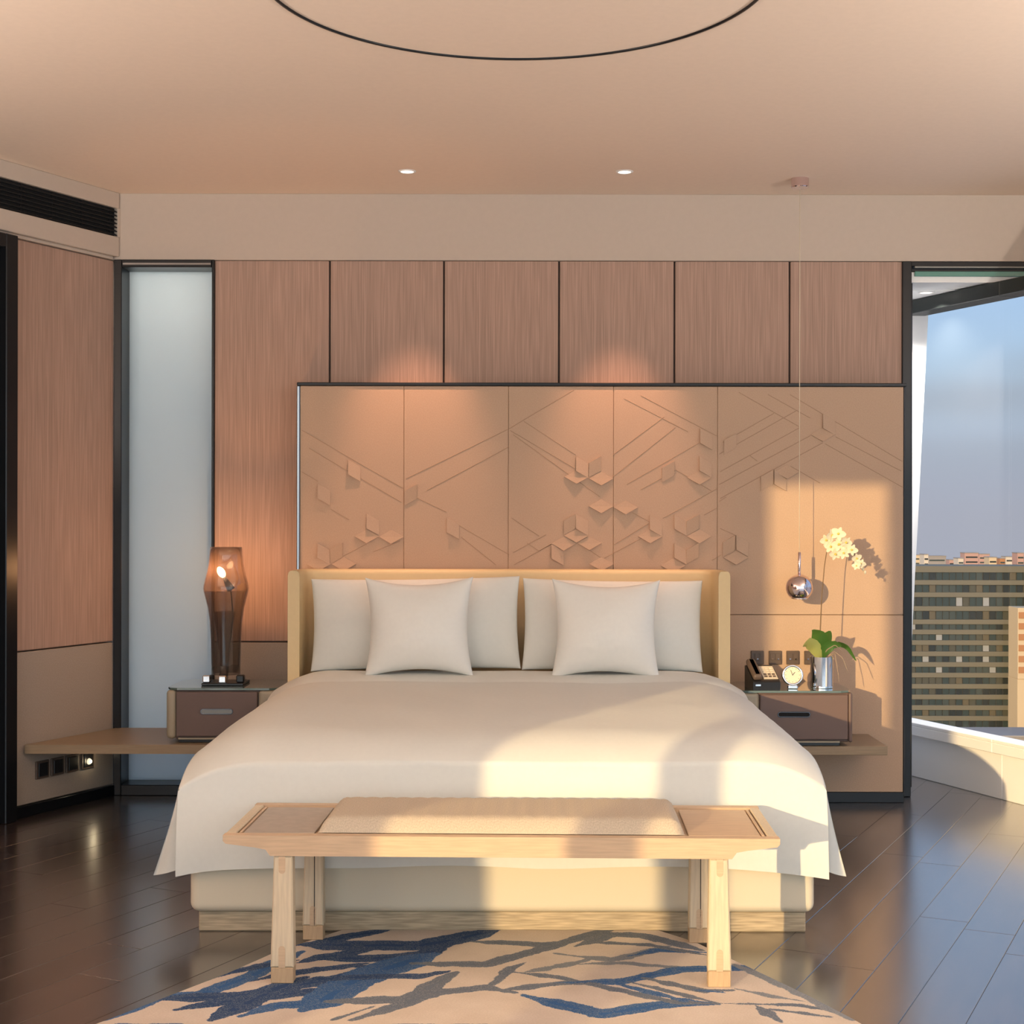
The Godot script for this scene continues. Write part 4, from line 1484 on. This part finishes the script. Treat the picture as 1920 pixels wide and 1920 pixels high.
func build_orchid():
	var d := 6.665
	var base := Vector3(1.333, TABLE_TOP, -d)
	var pot := thing("plant_pot", "shiny chrome cylinder pot of the orchid", "pot", base)
	part(pot, "pot_wall", lathe([Vector2(0, 0.0), Vector2(0.049, 0.0), Vector2(0.051, 0.002), Vector2(0.051, 0.140), Vector2(0.048, 0.140), Vector2(0.047, 0.115), Vector2(0, 0.115)], 44, false), M.chrome)
	part(pot, "soil", lathe([Vector2(0.0465, 0.116), Vector2(0.03, 0.128), Vector2(0, 0.130)], 24), M.root)
	var o := thing("orchid", "white orchid with arching flower stem in the chrome pot", "orchid", base + Vector3(0, 0.118, 0))
	var P := func(x: float, y: float, off: float) -> Vector3: return px(x, y, d + off) - o.position
	var path := curve([P.call(1538, 1238, 0.0), P.call(1538, 1190, 0.0), P.call(1541, 1120, 0.0), P.call(1546, 1060, 0.01), P.call(1553, 1015, 0.02), P.call(1568, 996, 0.02), P.call(1588, 1012, 0.02), P.call(1603, 1040, 0.02), P.call(1615, 1066, 0.02)], 40)
	part(o, "stem", tube(path, 0.0030, 8, 0.0014), M.stem)
	# leaves
	part(o, "leaf", leaf_mesh(curve([P.call(1541, 1232, 0.0), P.call(1541, 1210, -0.01), P.call(1533, 1186, -0.035), P.call(1524, 1180, -0.05)], 9), 0.075, 0.2, Vector3(1, -0.25, 0.1)), M.leaf)
	part(o, "leaf", leaf_mesh(curve([P.call(1541, 1232, 0.0), P.call(1546, 1205, -0.01), P.call(1552, 1190, -0.03), P.call(1556, 1182, -0.05)], 9), 0.065, 0.2, Vector3(1, 0.35, 0.1)), M.leaf)
	part(o, "leaf", leaf_mesh(curve([P.call(1539, 1234, 0.0), P.call(1528, 1212, -0.02), P.call(1516, 1204, -0.05), P.call(1506, 1211, -0.07)], 9), 0.060, 0.2, Vector3(0.5, 1, 0.3)), M.pale_leaf)
	part(o, "leaf", leaf_mesh(curve([P.call(1542, 1234, 0.0), P.call(1550, 1214, -0.03), P.call(1562, 1206, -0.05), P.call(1578, 1210, -0.04)], 9), 0.050, 0.25, Vector3(0.2, 1, 0.5)), M.leaf)
	part(o, "leaf", leaf_mesh(curve([P.call(1543, 1232, 0.0), P.call(1556, 1216, 0.02), P.call(1572, 1204, 0.03), P.call(1590, 1212, 0.03), P.call(1606, 1238, 0.03)], 12), 0.030, 0.25, Vector3(0.2, 0.8, 0.8)), M.leaf)
	# air roots that hang over the rim
	for q in [[1566, 1228, 1572, 1262, 1574, 1290], [1562, 1222, 1580, 1232, 1592, 1262], [1550, 1222, 1566, 1208, 1582, 1222]]:
		part(o, "air_root", tube(curve([P.call(1546, 1234, 0.0), P.call(q[0], q[1] - 4.0, -0.03), P.call(q[2], q[3], -0.05), P.call(q[4], minf(q[5], 1278.0), -0.05)], 14), 0.0026, 7, 0.0014), M.root)
	# flowers
	var pm := petal_mesh(0.030, 0.027, 0.004)
	var sm := petal_mesh(0.028, 0.017, 0.003)
	var k := 0
	for q in [[1549, 1012, 1.0], [1560, 1003, 1.15], [1572, 1000, 1.15], [1558, 1024, 1.1], [1573, 1020, 1.15], [1586, 1016, 1.05], [1566, 1038, 1.0], [1582, 1036, 1.0], [1597, 1030, 0.95], [1606, 1046, 0.9], [1614, 1056, 0.8], [1606, 1060, 0.7]]:
		var fl := Node3D.new()
		fl.name = "flower" if k == 0 else "flower_%03d" % k
		o.add_child(fl)
		fl.position = P.call(q[0], q[1], -0.012 - 0.014 * (k % 3))
		fl.rotation = Vector3(rng.randf_range(-0.35, 0.25), rng.randf_range(-0.6, 0.5), rng.randf_range(-0.5, 0.5))
		fl.scale = Vector3.ONE * q[2]
		for a in 5:
			part(fl, "petal", pm if a in [1, 4] else sm, M.petal, Vector3(0, 0, -0.001 * (a % 2)), Vector3(0.12, 0, TAU * a / 5.0))
		part(fl, "lip", lathe([Vector2(0, 0.008), Vector2(0.004, 0.006), Vector2(0.005, 0.0), Vector2(0, -0.002)], 10), M.petal_heart, Vector3(0, 0, 0.002), Vector3(PI / 2, 0, 0))
		k += 1
	for q in [[1618, 1066], [1622, 1072]]:
		part(o, "bud", lathe([Vector2(0, 0.010), Vector2(0.005, 0.006), Vector2(0.006, 0.0), Vector2(0.004, -0.006), Vector2(0, -0.009)], 12), M.petal, P.call(q[0], q[1], 0.0))


func build_downlights():
	for k in 3:
		var at: Vector3 = [Vector3(-0.531, CEIL, -6.63), Vector3(0.441, CEIL, -6.63), Vector3(1.995, 2.457, -7.385)][k]
		var o := thing("downlight", ["round ceiling downlight above the pillow beside the table lamp", "round ceiling downlight above the pillow beside the orchid", "round downlight in the white ceiling of the window bay"][k], "downlight", at, 0.0, "recessed downlights")
		part(o, "trim_ring", lathe([Vector2(0.028, -0.001), Vector2(0.030, -0.004), Vector2(0.038, -0.003), Vector2(0.040, 0.0), Vector2(0.028, 0.0)], 32), M.white_paint)
		part(o, "downlight_lens", lathe([Vector2(0, -0.0025), Vector2(0.029, -0.0025), Vector2(0.029, 0.0), Vector2(0, 0.0)], 28, false), M.downlight_glow)
		var l := SpotLight3D.new()
		l.name = "downlight_beam"
		l.light_color = lin(1.0, 0.52, 0.32) if k < 2 else lin(1.0, 0.93, 0.85)
		l.light_energy = 2.7 if k < 2 else 3.0
		l.light_size = 0.02
		l.spot_angle = 21.0 if k < 2 else 62.0
		l.spot_angle_attenuation = 0.9
		l.spot_range = 12.0
		l.shadow_enabled = true
		o.add_child(l)
		l.position = Vector3(0, -0.02, 0)
		l.rotation.x = -PI / 2 + (0.24 if k < 2 else 0.0)   # the two over the bed are turned to the wall


# added uplighters out of view, put in to brighten and warm the ceiling
func build_added_uplighters():
	var spots := [Vector3(-3.3, 0, -3.0), Vector3(3.3, 0, -3.3), Vector3(-2.7, 0, -0.7), Vector3(2.9, 0, -0.8)]
	for k in 4:
		var o := thing("added_uplighter", ["added black uplighter floor lamp by the left wall past the door", "added black uplighter floor lamp by the right glass wall", "added black uplighter floor lamp in the corner by the sunset glass and left wall", "added black uplighter floor lamp in the corner of the two glass walls"][k], "floor lamp", spots[k], 0.0, "added_uplighters")
		part(o, "foot", lathe([Vector2(0, 0.002), Vector2(0.15, 0.002), Vector2(0.15, 0.014), Vector2(0.02, 0.022), Vector2(0, 0.022)], 32, false), M.black_metal)
		part(o, "pole", tube([Vector3(0, 0.02, 0), Vector3(0, 0.9, 0), Vector3(0, 1.62, 0)], 0.012, 12), M.black_metal)
		part(o, "bowl", lathe([Vector2(0, 1.62), Vector2(0.05, 1.622), Vector2(0.12, 1.66), Vector2(0.17, 1.736), Vector2(0.165, 1.736), Vector2(0.115, 1.668), Vector2(0.05, 1.63), Vector2(0, 1.628)], 36), M.black_metal)
		part(o, "lamp_diffuser", lathe([Vector2(0, 1.685), Vector2(0.08, 1.69), Vector2(0.13, 1.705), Vector2(0.09, 1.722), Vector2(0, 1.730)], 32), M.added_uplight_glow)
		var l := OmniLight3D.new()
		l.name = "added_uplight"
		l.light_color = lin(1.0, 0.88, 0.77)
		l.light_energy = 6.2
		l.light_size = 0.05
		l.omni_range = 20.0
		l.shadow_enabled = true
		o.add_child(l)
		l.position = Vector3(0, 1.700, 0)


# ---------------------------------------------------------------- the town outside

func build_city():
	var ground := thing("ground", "flat grey ground of the town far below the window", "", Vector3(0, 0, 0), 0.0, "", "structure")
	var gm := PlaneMesh.new()
	gm.size = Vector2(2600, 1700)
	part(ground, "street_ground", gm, M.street, Vector3(500, -66, -1000))
	# slab block with bands of windows
	var d := 420.0
	var s := d / F
	var rows := [1064.0, 1089.0, 1112.0, 1138.0, 1163.0, 1182.0, 1202.0, 1223.0, 1243.0, 1263.0, 1284.0, 1304.0, 1324.0, 1344.0, 1366.0, 1388.0]
	var o := thing("office_building", "long slab building with bands of windows across the town", "building", px(1800, 1500, d))
	var at := o.position
	var L := func(x: float, y: float, z: float) -> Vector3: return px(x, y, d) + Vector3(0, 0, z) - at
	var x0 := 1590.0
	var x1 := 2010.0
	var top: Vector3 = L.call(x0, 1064, 0)
	var bot: Vector3 = L.call(x1, 1405, 0)
	part(o, "core", box(bot.x - top.x - 2.0, top.y - bot.y - 0.4, 14.0, 0.1), M.facade, Vector3((top.x + bot.x) / 2, (top.y + bot.y) / 2 - 0.2, -8.4))
	for k in rows.size():
		var y: float = rows[k]
		part(o, "spandrel", box(bot.x - top.x, (9.0 if k else 12.0) * s, 15.0, 0.05), M.facade, L.call((x0 + x1) / 2, y + 2.0, -8.0))
	var pane_w := 12.6
	var r := RandomNumberGenerator.new()
	r.seed = 12
	var meshes := {}
	for k in rows.size() - 2:
		var h: float = rows[k + 1] - rows[k] - 9.0
		var x := 1700.0
		while x < 1930.0:
			var pick := r.randf()
			var m := 0 if pick < 0.34 else 1 if pick < 0.58 else 2 if pick < 0.76 else 3 if pick < 0.88 else 4 if pick < 0.965 else 5
			part(o, "window", box((pane_w - 1.6) * s, h * s * 0.94, 0.3, 0.02), M["far_window_%d" % m], L.call(x, (rows[k] + rows[k + 1]) / 2 + 2.2, -1.2 + 0.1))
			x += pane_w
	# block on the right in front of the slab
	var b := thing("brick_block", "beige block with orange window bays in front of the slab building", "building", px(1960, 1400, 405.0))
	var bt := px(1909, 1138, 405.0) - b.position
	var bb := px(2030, 1272, 405.0) - b.position
	part(b, "wall", box(bb.x - bt.x, bt.y - bb.y, 8.0, 0.1), M.far_cream, Vector3((bt.x + bb.x) / 2, (bt.y + bb.y) / 2, -4.0))
	part(b, "wall_below", box(bb.x - bt.x + 0.0, bb.y + 8.0, 8.0, 0.1), M.far_cream, Vector3((bt.x + bb.x) / 2, bb.y / 2 - 4.0, -4.2))
	for k in 6:
		for j in 3:
			part(b, "window_bay", box(1.7, 1.7, 0.5, 0.05), M.far_brick, px(1916.0 + j * 22, 1152.0 + k * 20.5, 405.0) - b.position)
	# low roof below the sill
	var low := thing("low_building", "grey low roof at the foot of the slab building", "building", px(1850, 1420, 380.0))
	part(low, "roof_block", box(40, 7, 14, 0.2), M.far_grey, Vector3(0, 3.0, 0))
	part(low, "roof_kerb", box(41, 0.6, 15, 0.1), M.far_grey, Vector3(0, 6.6, 0))
	# the far town on the skyline
	var spots := [[1640, 30, 1042, 0], [1680, 22, 1046, 2], [1716, 18, 1040, 0], [1737, 8, 1039, 4], [1757, 34, 1042, 2], [1787, 14, 1049, 1], [1802, 10, 1046, 4], [1822, 26, 1036, 1], [1846, 20, 1038, 1], [1862, 14, 1044, 0], [1880, 10, 1046, 3], [1896, 20, 1043, 4], [1914, 12, 1036, 1], [1932, 20, 1041, 2], [1958, 26, 1038, 0], [1990, 30, 1042, 1]]
	var kinds := [["far_cream", "cream"], ["far_pink", "pinkish"], ["far_grey", "grey"], ["far_brick", "brick red"], ["far_white", "white"]]
	for k in spots.size():
		var q: Array = spots[k]
		var dd := 1400.0 + 120.0 * (k % 3)
		var p0 := px(q[0] - q[1] / 2.0, q[2], dd)
		var p1 := px(q[0] + q[1] / 2.0, q[2], dd)
		var h := p0.y + 66.0
		var t := thing("distant_building", "%s distant building on the skyline behind the slab building" % kinds[q[3]][1], "building", Vector3((p0.x + p1.x) / 2, -66, -dd), 0.0, "%s buildings on the skyline" % kinds[q[3]][1])
		part(t, "wall", box(p1.x - p0.x, h, 16.0, 0.2), M[kinds[q[3]][0]], Vector3(0, h / 2, -8.0))
		part(t, "roof_parapet", box(p1.x - p0.x + 0.6, 0.8, 16.6, 0.1), M.far_grey, Vector3(0, h + 0.4, -8.0))
		for j in 2:
			part(t, "window_band", box((p1.x - p0.x) * 0.85, 1.6, 0.4, 0.1), M.far_window_2 if k % 2 else M.far_window_1, Vector3(0, h - 4.0 - j * 5.0, 0.0))
